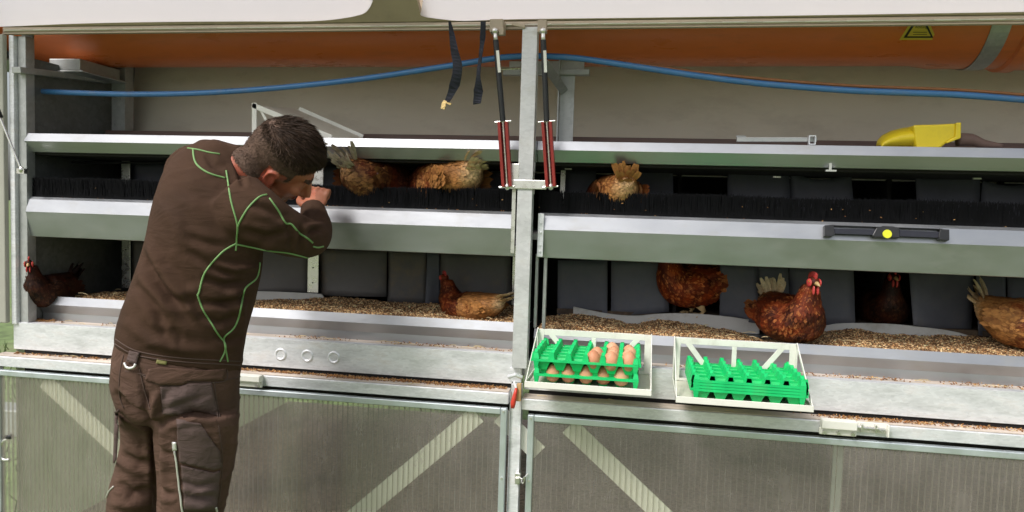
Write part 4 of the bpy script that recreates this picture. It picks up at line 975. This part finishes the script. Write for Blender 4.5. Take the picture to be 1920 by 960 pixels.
# ---------------------------------------------------------------- the man
SKIN = mat('skin', (.50, .23, .155), .5, 0, .10, 30, bump=.08, bscale=350, spec=.35, sub=.15, attr='Col')
SWEAT = mat('sweater_fabric', (.060, .033, .021), .85, 0, .20, 5, bump=.25, bscale=900, spec=.12)
TROU = mat('trouser_canvas', (.090, .052, .037), .85, 0, .24, 7, bump=.3, bscale=700, spec=.15)
TROUP = mat('trouser_patch', (.098, .066, .058), .8, 0, .10, 14, bump=.3, bscale=700, spec=.25)
SEAM = mat('seam_thread', (.075, .045, .034), .85)
PIPE_G = mat('green_piping', (.17, .32, .11), .6, 0, .08, 40)
HAIRM = mat('hair', (.042, .024, .015), .6, 0, .3, 60, spec=.2)
HAIRS = mat('short_hair', (.105, .066, .048), .7, 0, .3, 60, spec=.15)
ZIPM = mat('zip_metal', (.75, .73, .70), .35, .5, .1, 60)
LEATH = mat('shoe_leather', (.05, .035, .025), .5, 0, .2, 20)
def wrinkles(m, strength=.5, scale=16):
    nt = m.node_tree; N = nt.nodes; L = nt.links; b = N['Principled BSDF']; tc = N.new('ShaderNodeTexCoord'); mp = N.new('ShaderNodeMapping'); mp.inputs['Scale'].default_value = (.6, .6, 1.5); mp.inputs['Rotation'].default_value = (.2, .5, .3)
    ns = N.new('ShaderNodeTexNoise'); ns.inputs['Scale'].default_value = scale; ns.inputs['Detail'].default_value = 5; ns.inputs['Distortion'].default_value = 1.2; ns.inputs['Roughness'].default_value = .55
    L.new(tc.outputs['Object'], mp.inputs[0]); L.new(mp.outputs[0], ns.inputs['Vector'])
    bp = N.new('ShaderNodeBump'); bp.inputs['Strength'].default_value = strength; bp.inputs['Distance'].default_value = .02; L.new(ns.outputs['Fac'], bp.inputs['Height'])
    old = b.inputs['Normal'].links[0].from_node; L.new(bp.outputs[0], old.inputs['Normal'])
wrinkles(SWEAT, .26, 13); wrinkles(TROU, .5, 16); wrinkles(TROUP, .4, 20)
man = thing('person', 'man in brown work clothes with green piping, bent forward over the left nests', 'person', at(330, 1480, -.5) * 1.0)
man.location.z = 0
def rg_px(l, r, y, th, n=28, pw=2.3, tw=0.0):
    c0 = at((l[0] + r[0]) / 2, (l[1] + r[1]) / 2, y); d = (c0 - CAM); d.z = 0; d.normalize()
    def hit(p): q = ray(*p); return CAM + q * ((c0 - CAM).dot(d) / q.dot(d))
    a, b_ = hit(l), hit(r)
    return (a + b_) / 2, (b_ - a) / 2, th
TORSO = [((216, 652), (452, 690), -.52, .125), ((213, 640), (453, 682), -.52, .128), ((217, 615), (459, 650), -.52, .130), ((228, 580), (467, 610), -.52, .128), ((243, 538), (478, 570), -.515, .126), ((257, 500), (486, 535), -.51, .126),
         ((270, 455), (492, 495), -.505, .128), ((278, 415), (497, 450), -.50, .130), ((286, 375), (500, 410), -.49, .130), ((298, 340), (498, 375), -.475, .126), ((314, 308), (488, 348), -.46, .115), ((338, 283), (474, 322), -.445, .098), ((372, 268), (462, 300), -.435, .078), ((400, 264), (455, 288), -.43, .058)]
LEGR = [((283, 748), (448, 770), -.52, .118), ((285, 790), (446, 800), -.52, .112), ((288, 835), (443, 843), -.515, .104), ((294, 885), (436, 888), -.51, .098), ((293, 925), (426, 925), -.51, .092), ((292, 965), (419, 962), -.51, .088), ((298, 1060), (408, 1055), -.51, .080), ((300, 1200), (396, 1195), -.52, .074), ((302, 1340), (392, 1335), -.53, .068), ((300, 1445), (396, 1440), -.53, .070)]
LEGL = [((211, 745), (340, 770), -.46, .112), ((222, 785), (322, 800), -.44, .106), ((225, 825), (318, 838), -.42, .100), ((217, 870), (312, 880), -.41, .094), ((204, 915), (300, 922), -.41, .090), ((197, 960), (296, 962), -.41, .086), ((193, 1060), (286, 1058), -.41, .078), ((195, 1200), (280, 1198), -.41, .072), ((198, 1320), (276, 1318), -.41, .066), ((196, 1405), (280, 1402), -.41, .068)]
HIPS = [((217, 622), (453, 660), -.52, .118), ((211, 650), (452, 684), -.52, .125), ((206, 688), (451, 712), -.52, .132), ((206, 725), (450, 745), -.515, .136), ((216, 758), (448, 778), -.50, .128), ((240, 782), (440, 800), -.49, .10)]
def limb(bm_, secs, k=1.0, n=28, pw=2.3, kk=1.0):
    rings = []
    C_ = [rg_px(*s) for s in secs]; cs = smooth_path([c for c, h, t in C_], 4); hs = smooth_path([h for c, h, t in C_], 4); ts = interp([t for c, h, t in C_], 4)
    for c, h, t in zip(cs, hs, ts): d = (c - CAM); d.z = 0; d.normalize(); rings.append(ring(c, h * k, d * t * k * kk, n, pw))
    loft(bm_, rings)
ARMR = smooth_path([at(440, 372, -.52), at(474, 402, -.52), at(520, 428, -.47), at(556, 443, -.41), at(582, 446, -.345), at(592, 430, -.26), at(589, 408, -.19), at(586, 392, -.145)], 5)
ARMR_R = interp([.080, .080, .069, .060, .0545, .048, .041, .037], 5)
ARML = smooth_path([at(352, 312, -.43), at(378, 340, -.36), at(420, 400, -.26), at(455, 440, -.18), at(470, 410, -.08), at(478, 380, -.02)], 5)
ARML_R = interp([.075, .074, .060, .052, .043, .036], 5)
# body: one continuous surface
b = nb()
limb(b, TORSO[2:], .76); limb(b, HIPS, .66); limb(b, LEGR, .58); limb(b, LEGL, .58)
tube(b, ARMR, [r * .72 for r in ARMR_R], 20); tube(b, ARML, [r * .78 for r in ARML_R], 20)
HC = at(533, 298, -.39)
HM = Matrix(((0.5975, -0.2357, 0.7664), (0.5983, 0.7675, -0.2304), (-0.5339, 0.5962, 0.5996)))
HT = Matrix.Translation(HC) @ HM.to_4x4()
h = nb()
ell(h, (-.010, 0, .020), (.098, .077, .095), None, 28, 20)
ell(h, (-.045, 0, -.015), (.060, .066, .075), None, 24, 16)
ell(h, (.040, 0, -.045), (.056, .060, .080), None, 24, 16)
ell(h, (.036, 0, -.088), (.050, .050, .040), None, 20, 14)
ell(h, (.072, 0, -.108), (.020, .024, .017))
ell(h, (.080, 0, .004), (.018, .050, .012))
for s in (-1, 1):
    ell(h, (.066, s * .046, -.038), (.022, .016, .018)); ell(h, (.03, s * .055, -.085), (.030, .010, .022))
tube(h, [Vector((.092, 0, -.008)), Vector((.108, 0, -.035)), Vector((.118, 0, -.055)), Vector((.110, 0, -.064))], [.008, .011, .0145, .009], 12)
for s in (-1, 1): ell(h, (.104, s * .011, -.060), (.009, .007, .007))
ell(h, (.093, 0, -.080), (.010, .024, .0055)); ell(h, (.090, 0, -.089), (.010, .021, .006))
for s in (-1, 1):   # ears: outer rim and lobe
    E_ = Matrix.Translation((-.004, s * .076, -.032)) @ Matrix.Rotation(s * .38, 4, 'Z') @ Matrix.Rotation(-.22, 4, 'Y')
    pts = [Vector((.006, 0, -.028)), Vector((-.008, s * .004, -.022)), Vector((-.017, s * .009, -.004)), Vector((-.017, s * .011, .014)), Vector((-.006, s * .010, .027)), Vector((.008, s * .006, .026)), Vector((.014, 0, .014))]
    tube(h, [E_ @ p for p in smooth_path(pts, 4)], interp([.006, .0055, .0048, .0048, .0048, .0048, .004], 4), 10)
    ell(h, E_ @ Vector((-.004, s * .003, 0)), (.015, .004, .024), E_.to_3x3().to_4x4()); ell(h, E_ @ Vector((.002, s * .001, -.028)), (.0075, .005, .009), E_.to_3x3().to_4x4())
h.transform(HT)
tmp = bpy.data.meshes.new('tmp'); h.to_mesh(tmp); h.free(); b.from_mesh(tmp); bpy.data.meshes.remove(tmp)
tube(b, [at(425, 322, -.45), at(462, 318, -.44), HT @ Vector((-.030, 0, -.055))], [.066, .062, .058], 20)
# right hand: a loose fist seen from the back, resting on the nest strip; left hand hidden behind the chest
def hand(b, wr, d, up, s, k=1.0):
    """wr wrist, d direction of the palm, up back of the hand, s thumb side"""
    d, up, s = d.normalized(), up.normalized(), s.normalized()
    M_ = Matrix((( d.x, s.x, up.x), (d.y, s.y, up.y), (d.z, s.z, up.z))).to_4x4()
    ell(b, wr + d * .048 * k, (.050 * k, .040 * k, .017 * k), M_); tube(b, [wr - d * .03, wr, wr + d * .03], [.027, .026, .028], 14, flat=.8)
    for i, (o_, ln) in enumerate(((.030, .070), (.010, .078), (-.010, .073), (-.029, .060))):
        a0 = wr + d * .085 * k + s * o_ * k + up * .004; L_ = ln * k
        p1 = a0 + (d * .85 - up * .5).normalized() * L_ * .45; p2 = p1 + (d * .1 - up * 1).normalized() * L_ * .33; p3 = p2 + (-d * .7 - up * .6).normalized() * L_ * .25
        tube(b, smooth_path([wr + d * .05 * k + s * o_ * .9 * k, a0, p1, p2, p3], 3), interp([.0085, .0098, .0088, .0082, .0066], 3), 10); ell(b, p3, (.0068,) * 3); ell(b, a0, (.0108,) * 3)
    t0 = wr + d * .020 * k + s * .022 * k - up * .004; t1 = t0 + (d * .6 + s * .9 - up * .2).normalized() * .040; t2 = t1 + (d * .95 + s * .1 - up * .4).normalized() * .034; t3 = t2 + (d * .9 - s * .5 - up * .4).normalized() * .024
    tube(b, smooth_path([t0, t1, t2, t3], 3), interp([.014, .0115, .010, .0075], 3), 10); ell(b, t3, (.0078,) * 3)
WR = at(585, 395, -.150)
hand(b, WR, Vector((-.02, .60, .62)), Vector((.35, -.62, .55)), Vector((-1, -.1, .1)), .92)
hand(b, ARML[-1], Vector((.1, .9, .35)), Vector((-.1, -.4, .9)), Vector((1, 0, 0)), .92)
for secs, dx in ((LEGR, 0), (LEGL, 0)):
    c = rg_px(*secs[-1])[0]; tube(b, [c, Vector((c.x, c.y, .10)), Vector((c.x + .01, c.y + .06, .05)), Vector((c.x + .03, c.y + .16, .035))], [.05, .045, .042, .03], 14)
bme = remesh(b, .0042, 3, .5)
bvm = bmesh.new(); bvm.from_mesh(bme); cl = bvm.loops.layers.color.new('Col'); HI = HT.inverted()
SK, SKR, STB = (.68, .44, .33), (.64, .33, .25), (.45, .31, .24)
for f in bvm.faces:
    p = f.calc_center_median(); q = HI @ p; n1 = noise.noise(p * 30)
    c = mixc(SK, SKR, .25 + n1 * .4)
    if abs(q.y) > .066 and -.075 < q.z < .0 and abs(q.x) < .04: c = mixc(c, SKR, .8)          # ears are redder
    if q.z < -.045 and q.x < .02: c = mixc(c, SKR, .55)                                     # sunburnt neck
    if q.x > .0 and -.14 < q.z < -.068 and (q.x - .0) + abs(q.y) * .3 > .02: c = mixc(c, STB, .45)   # stubble
    if (q - Vector((.095, 0, -.085))).length < .024 and abs(q.z + .085) < .011: c = mixc(c, (.45, .15, .12), .7)
    if q.x > .07 and abs(q.z - .008) < .0045 and .012 < abs(q.y) < .052: c = mixc(c, (.09, .06, .045), .75)                # brows
    for lp in f.loops: lp[cl] = (*c, 1)
bvm.to_mesh(bme); bvm.free(); bme.shade_smooth()
body = obj('body', bme, SKIN, man, smooth=True)
b = nb()
for s in (-1, 1): ell(b, HT @ Vector((.068, s * .032, -.020)), (.010, .010, .010))
obj('eyes', b, mat('eye_white', (.7, .68, .65), .2), body, smooth=True)
bodyT = BVHTree.FromPolygons([v.co[:] for v in bme.vertices], [p.vertices[:] for p in bme.polygons])

# clothing, each one shell grown from the same limbs, with folds worked into the surface
def segd(p, a, c):
    ab = (c[0] - a[0], c[1] - a[1]); L2 = ab[0] ** 2 + ab[1] ** 2; t = max(0, min(1, ((p[0] - a[0]) * ab[0] + (p[1] - a[1]) * ab[1]) / L2))
    return math.hypot(p[0] - a[0] - ab[0] * t, p[1] - a[1] - ab[1] * t), t
def fold(me, folds, noise_amp=.002, sc_=6.0, crease=.006, gain=1.7):
    nrm = [v.normal.copy() for v in me.vertices]
    for v, n in zip(me.vertices, nrm):
        q_ = Vector((v.co.x * 5 + v.co.z * 2, v.co.y * 5, v.co.z * 17 - v.co.x * 3)) * (sc_ / 7)
        w_ = noise.noise(v.co * 3.1 + Vector((3, 1, 7))); cr = max(0, .16 - abs(noise.noise(q_))) / .16
        d = n * (noise_amp * (noise.noise(v.co * sc_) + .5 * noise.noise(v.co * sc_ * 2.3)) + crease * cr * max(0, w_ + .15))
        view = (CAM - v.co).normalized()
        fz = n.dot(view)
        if fz > .05:
            p = px(v.co)
            for pts, amp0, wd in folds:
                amp = amp0 * gain
                if not (min(q[0] for q in pts) - 3 * wd < p[0] < max(q[0] for q in pts) + 3 * wd and min(q[1] for q in pts) - 3 * wd < p[1] < max(q[1] for q in pts) + 3 * wd): continue
                best = 1e9; tt = 0; N = len(pts) - 1
                for i in range(N):
                    dd, t = segd(p, pts[i], pts[i + 1])
                    if dd < best: best = dd; tt = (i + t) / N
                e = math.sin(math.pi * min(1, max(0, tt))) ** .6 if 0 < tt < 1 else 0
                d += n * (amp * e * min(1, fz * 2) * (math.exp(-(best / wd) ** 2) - .45 * math.exp(-((best - 1.9 * wd) / wd) ** 2)))
        v.co += d
b = nb(); limb(b, TORSO); tube(b, ARMR, ARMR_R, 26); tube(b, ARML, ARML_R, 22)
tube(b, [at(400, 312, -.44), at(430, 316, -.44), at(455, 318, -.44)], [.075, .068, .064], 22)
ell(b, at(395, 305, -.40), (.075, .075, .065)); ell(b, at(456, 402, -.52), (.072, .085, .072))
sme = remesh(b, .0065, 7, .5)
SF = [([(262, 470), (285, 520), (320, 560), (355, 575)], -.011, 9), ([(270, 440), (300, 500), (345, 545), (372, 548)], .006, 9), ([(300, 520), (340, 560), (372, 600)], .008, 8), ([(255, 530), (290, 575), (312, 620), (345, 640)], -.007, 9),
      ([(375, 565), (420, 570), (470, 555)], -.009, 6), ([(372, 590), (410, 605), (455, 590)], -.006, 6), ([(378, 520), (420, 535), (480, 525)], -.007, 7), ([(395, 495), (440, 505), (488, 500)], .007, 6), ([(350, 470), (400, 500), (440, 520)], -.005, 7),
      ([(300, 600), (318, 625), (335, 640)], .007, 7), ([(230, 600), (280, 640), (340, 655), (420, 660)], .005, 10), ([(400, 630), (430, 640), (460, 630)], -.006, 6), ([(345, 440), (380, 455), (430, 462)], -.004, 7),
      ([(470, 380), (505, 395), (530, 412)], -.006, 7), ([(450, 430), (500, 445), (545, 432)], -.007, 7), ([(470, 470), (510, 462), (560, 468)], .004, 6), ([(560, 470), (566, 440), (560, 425)], -.008, 5), ([(575, 440), (590, 430), (606, 432)], -.007, 5), ([(570, 412), (590, 415), (606, 408)], -.005, 5), ([(535, 415), (548, 440), (545, 470)], -.005, 6),
      ([(440, 300), (452, 330), (458, 352)], -.006, 5), ([(385, 290), (400, 310), (418, 318)], -.004, 6), ([(330, 330), (350, 360), (400, 380)], -.003, 12), ([(300, 380), (330, 420), (345, 470)], .004, 14), ([(430, 540), (450, 575), (455, 620)], .006, 10)]
fold(sme, SF, .0030, 7.0)
# cut the shell open at hem, cuffs and collar so the body shows through
bs = bmesh.new(); bs.from_mesh(sme); bmesh.ops.smooth_vert(bs, verts=bs.verts[:], factor=.3, use_axis_x=True, use_axis_y=True, use_axis_z=True); bs.to_mesh(sme); bs.free()
sweater = obj('sweater', sme, SWEAT, man, smooth=True)
ST = BVHTree.FromPolygons([v.co[:] for v in sme.vertices], [p.vertices[:] for p in sme.polygons])
b = nb(); limb(b, HIPS); limb(b, LEGR); limb(b, LEGL)
tme = remesh(b, .0065, 7, .5)
TF = [([(212, 735), (240, 765), (275, 785), (292, 800)], -.016, 9), ([(292, 800), (320, 785), (360, 772), (415, 782)], -.010, 7), ([(262, 690), (272, 730), (284, 775)], -.006, 6), ([(300, 765), (330, 745), (370, 735)], .006, 10), ([(225, 850), (260, 870), (292, 862)], -.009, 8), ([(222, 905), (250, 925), (290, 915)], -.010, 8), ([(205, 940), (250, 950), (290, 945)], .007, 8),
      ([(296, 835), (310, 850), (326, 855)], -.005, 6), ([(335, 900), (370, 912), (412, 905)], -.006, 6), ([(338, 925), (370, 932), (405, 928)], -.007, 6), ([(336, 945), (372, 950), (410, 944)], .005, 6), ([(292, 905), (310, 925), (330, 930)], -.006, 6), ([(420, 800), (428, 850), (420, 900)], -.006, 8), ([(300, 730), (290, 755), (288, 790)], .008, 8), ([(288, 800), (292, 850), (294, 960)], -.012, 7)]
fold(tme, TF, .0035, 8.0, .006, 1.5)
trousers = obj('trousers', tme, TROU, man, smooth=True)
TT = BVHTree.FromPolygons([v.co[:] for v in tme.vertices], [p.vertices[:] for p in tme.polygons])
def onto(T, u, v, off=0.0):
    d = ray(u, v).normalized(); hit = T.ray_cast(CAM, d)
    return None if hit[0] is None else hit[0] + hit[1] * off
def seam(nm, T, pts, r, m, par, off=0.0, sub=8):
    P = []
    q = smooth_path([Vector((u, v, 0)) for u, v in pts], sub)
    for c in q:
        h_ = onto(T, c.x, c.y, off)
        if h_ is not None and (not P or (h_ - P[-1]).length < .08): P.append(h_)
    if len(P) < 3: return
    for _ in range(2): P = [P[0]] + [(P[i - 1] + P[i] * 2 + P[i + 1]) / 4 for i in range(1, len(P) - 1)] + [P[-1]]
    b = nb(); tube(b, P, r, 8); return obj(nm, b, m, par, smooth=True)
for pts, r in (([(362, 280), (364, 298), (372, 312), (392, 325), (422, 334)], .0026), ([(352, 278), (372, 281), (392, 286), (412, 289)], .0022), ([(424, 320), (428, 345), (434, 380), (445, 420), (444, 445), (442, 470)], .0024),
               ([(500, 365), (485, 370), (465, 390), (450, 415), (446, 425)], .0024), ([(442, 457), (420, 470), (400, 490), (382, 515), (374, 545), (371, 552)], .0024), ([(370, 552), (378, 575), (392, 600), (410, 628), (422, 645), (421, 660), (412, 678)], .0024),
               ([(442, 458), (470, 463), (505, 470), (540, 474), (580, 484)], .0026), ([(487, 492), (482, 520), (462, 538), (456, 552), (452, 575), (446, 600), (436, 618), (422, 630), (420, 640), (424, 660), (427, 678)], .0024),
               ([(505, 372), (522, 395), (535, 418), (546, 420), (560, 436), (575, 446), (586, 455)], .0026), ([(587, 462), (596, 464), (606, 462)], .0024)):
    seam('piping', ST, pts, r, PIPE_G, sweater, .0006)
for pts in ([(217, 636), (250, 656), (300, 667), (360, 673), (420, 676), (450, 678)], [(455, 285), (462, 305), (470, 330), (482, 348)], [(216, 645), (250, 664), (300, 674), (360, 680), (420, 683), (450, 685)]):
    seam('hem_seam', ST, pts, .0018, SEAM, sweater, .0004)
for pts, r in (([(262, 692), (270, 730), (282, 768)], .0016), ([(262, 700), (300, 722), (340, 722), (352, 716), (420, 716), (425, 690)], .0018), ([(402, 716), (405, 745), (412, 782)], .0018), ([(416, 690), (418, 712), (450, 706)], .0016), ([(330, 840), (332, 880), (340, 960)], .0014),
               ([(210, 690), (300, 705), (420, 690)], .0012), ([(232, 665), (225, 700), (224, 740), (232, 765)], .0014), ([(405, 752), (410, 800), (416, 850), (415, 900), (408, 958)], .0014)):
    seam('trouser_seam', TT, pts, r, SEAM, trousers, .0005)
def patch(nm, T, pts, off, m, par, n=10):
    """a sewn-on piece of cloth: outline given in the picture, laid on the cloth with real thickness"""
    b = nb(); us = [p[0] for p in pts]; g = {}
    def inside(x, y):
        c = False; j = len(pts) - 1
        for i in range(len(pts)):
            if (pts[i][1] > y) != (pts[j][1] > y) and x < (pts[j][0] - pts[i][0]) * (y - pts[i][1]) / (pts[j][1] - pts[i][1]) + pts[i][0]: c = not c
            j = i
        return c
    ol = []
    for i in range(len(pts)):
        a_, c_ = pts[i], pts[(i + 1) % len(pts)]; k_ = max(1, int(math.hypot(c_[0] - a_[0], c_[1] - a_[1]) / 3))
        for k in range(k_): ol.append((a_[0] + (c_[0] - a_[0]) * k / k_, a_[1] + (c_[1] - a_[1]) * k / k_))
    import mathutils.geometry as mg
    inner = [(x, y) for x in range(int(min(us)), int(max(us)), 4) for y in range(int(min(p[1] for p in pts)), int(max(p[1] for p in pts)), 4) if inside(x, y) and min(math.hypot(x - o_[0], y - o_[1]) for o_ in ol) > 2]
    allp = [Vector(p) for p in ol + inner]; nO = len(ol)
    vs2, es, fs, _, _, _ = mg.delaunay_2d_cdt(allp, [], [list(range(nO))], 1, 1e-4)
    V = []
    for p in vs2:
        h_ = onto(T, p.x, p.y, off); V.append(b.verts.new(h_ if h_ is not None else at(p.x, p.y, -.6)))
    for f in fs: b.faces.new([V[i] for i in f])
    return obj(nm, b, m, par, smooth=True, solid=.0025)
patch('cargo_pocket', TT, [(332, 787), (376, 793), (390, 815), (412, 845), (414, 875), (400, 880), (338, 866), (334, 830)], .0035, TROUP, trousers)
patch('knee_patch', TT, [(340, 872), (400, 886), (412, 882), (408, 930), (404, 957), (346, 957)], .002, TROUP, trousers)
patch('seat_patch', TT, [(300, 725), (340, 724), (352, 719), (396, 718), (402, 745), (409, 780), (370, 770), (330, 778), (306, 776), (302, 750)], .0018, TROUP, trousers)
patch('pocket_flap', TT, [(278, 692), (300, 688), (380, 694), (422, 691), (418, 712), (352, 714), (342, 721), (300, 721), (274, 712)], .0034, TROU, trousers)
patch('side_pocket', TT, [(216, 772), (226, 765), (222, 800), (218, 868), (212, 868)], .006, TROUP, trousers)
patch('belt_loop', TT, [(246, 657), (264, 661), (258, 682), (240, 678)], .006, TROUP, trousers)
patch('brand_tag', TT, [(295, 672), (314, 675), (312, 684), (293, 681)], .003, mat('tag_olive', (.22, .20, .07), .7), trousers)
P_ = [onto(TT, u, v, .009) for u, v in ((238, 680), (242, 688), (249, 690), (255, 687), (257, 682))]
b = nb(); tube(b, smooth_path([p for p in P_ if p], 4), .0032, 8); obj('ring', b, ZIPM, trousers, smooth=True)
seam('zip', TT, [(328, 845), (331, 862), (334, 890), (338, 925), (343, 962)], .0026, ZIPM, trousers, .003)
patch('zip_pull', TT, [(325, 827), (332, 827), (333, 842), (325, 843)], .006, ZIPM, trousers)
seam('zip', TT, [(221, 790), (219, 800), (217, 812)], .003, ZIPM, trousers, .008)
seam('zip', TT, [(214, 912), (206, 920), (201, 932)], .0022, ZIPM, trousers, .002)
seam('zip', TT, [(404, 950), (405, 956), (406, 964)], .003, ZIPM, trousers, .003)
# shoes
for secs in (LEGR, LEGL):
    c = rg_px(*secs[-1])[0]; b = nb(); x, y = c.x, c.y
    loft(b, [ring(Vector((x, y - .075, .055)), Vector((.034, 0, 0)), Vector((0, 0, .05)), 20, 2.6), ring(Vector((x, y - .03, .07)), Vector((.044, 0, 0)), Vector((0, 0, .068)), 20, 2.6), ring(Vector((x + .01, y + .06, .055)), Vector((.048, 0, 0)), Vector((0, 0, .052)), 20, 2.6), ring(Vector((x + .025, y + .15, .042)), Vector((.05, 0, 0)), Vector((0, 0, .038)), 20, 2.6), ring(Vector((x + .035, y + .21, .03)), Vector((.03, 0, 0)), Vector((0, 0, .025)), 20, 2.4)])
    tube(b, [Vector((x, y, .06)), Vector((x, y, .16))], .056, 18); obj('shoe', b, LEATH, man, smooth=True, angle=60)

# hair: clipped at the back and sides, longer on top, its darker colour also painting the coop shade
def hair_zone(q):
    """0 none .. 1 long; q in head coordinates"""
    if q.z < -.118 or abs(q.y) > .095: return 0
    if q.x > .060 and q.z < .048: return 0
    line = -.050 + max(0, (q.x + .05)) * .40       # hairline climbs from the nape, over the ear, to the temple
    if q.x > .018: line = max(line, -.03) if q.x < .034 else .022 + (q.x - .034) * 1.0
    if -.036 < q.x < .024 and abs(q.y) > .064 and q.z < .002: return 0
    if q.z < line: return 0
    return min(1, max(.12, (q.z - .015) / .075 + q.x * 1.5))
rgh = random.Random(21); bh, bsd = nb(), nb(); cnt = 0
faces = [(p.center.copy(), p.normal.copy(), p.area) for p in bme.polygons]
hf = [(c, n) for c, n, a in faces if (c - HC).length < .16 and hair_zone(HI @ c) > 0]
HR3 = HM
for c, n in hf:
    q = HI @ c; z = hair_zone(q); k = 9 if z > .3 else 5
    for _ in range(k):
        o0 = c + Vector((rgh.uniform(-1, 1), rgh.uniform(-1, 1), rgh.uniform(-1, 1))) * .003
        cd_ = HR3 @ (Vector((-.1, 0, -.9)).lerp(Vector((.55, 0, -.1)), min(1, max(0, (z - .2) / .5))))
        g = (cd_ - n * cd_.dot(n)); g = g.normalized() if g.length > .01 else g
        L_ = (.0026 + .026 * z ** 1.6) * rgh.uniform(.7, 1.25); d = (n * (.45 - .15 * z) + g * .8 + Vector((rgh.gauss(0, .12), rgh.gauss(0, .12), rgh.gauss(0, .12)))).normalized()
        sd_ = d.cross(Vector((rgh.gauss(0, 1), rgh.gauss(0, 1), rgh.gauss(0, 1)))).normalized() * (.0008 if z > .3 else .0006)
        o0 -= n * .001; m1 = o0 + d * L_ * .55; e = o0 + d * L_ + g * L_ * .25 - n * L_ * .1
        bb = bh if z > .42 + rgh.uniform(-.3, .3) else bsd
        bb.faces.new([bb.verts.new(v) for v in (o0 - sd_, o0 + sd_, m1 + sd_ * .8, e, m1 - sd_ * .8)])
hair = obj('hair', bh, HAIRM, man, smooth=True); obj('clipped_hair', bsd, HAIRS, hair, smooth=True)
# scalp shading cap under the strands: a thin layer of close-cropped stubble
bc = nb(); bc.from_mesh(bme); bmesh.ops.delete(bc, geom=[f for f in bc.faces if (f.calc_center_median() - HC).length > .16 or hair_zone(HI @ f.calc_center_median()) <= 0], context='FACES')
bc.normal_update()
for v in bc.verts: v.co += v.normal * (.0012 + .005 * hair_zone(HI @ v.co) ** 2)
obj('hair_cap', bc, HAIRM if False else HAIRS, hair, smooth=True)
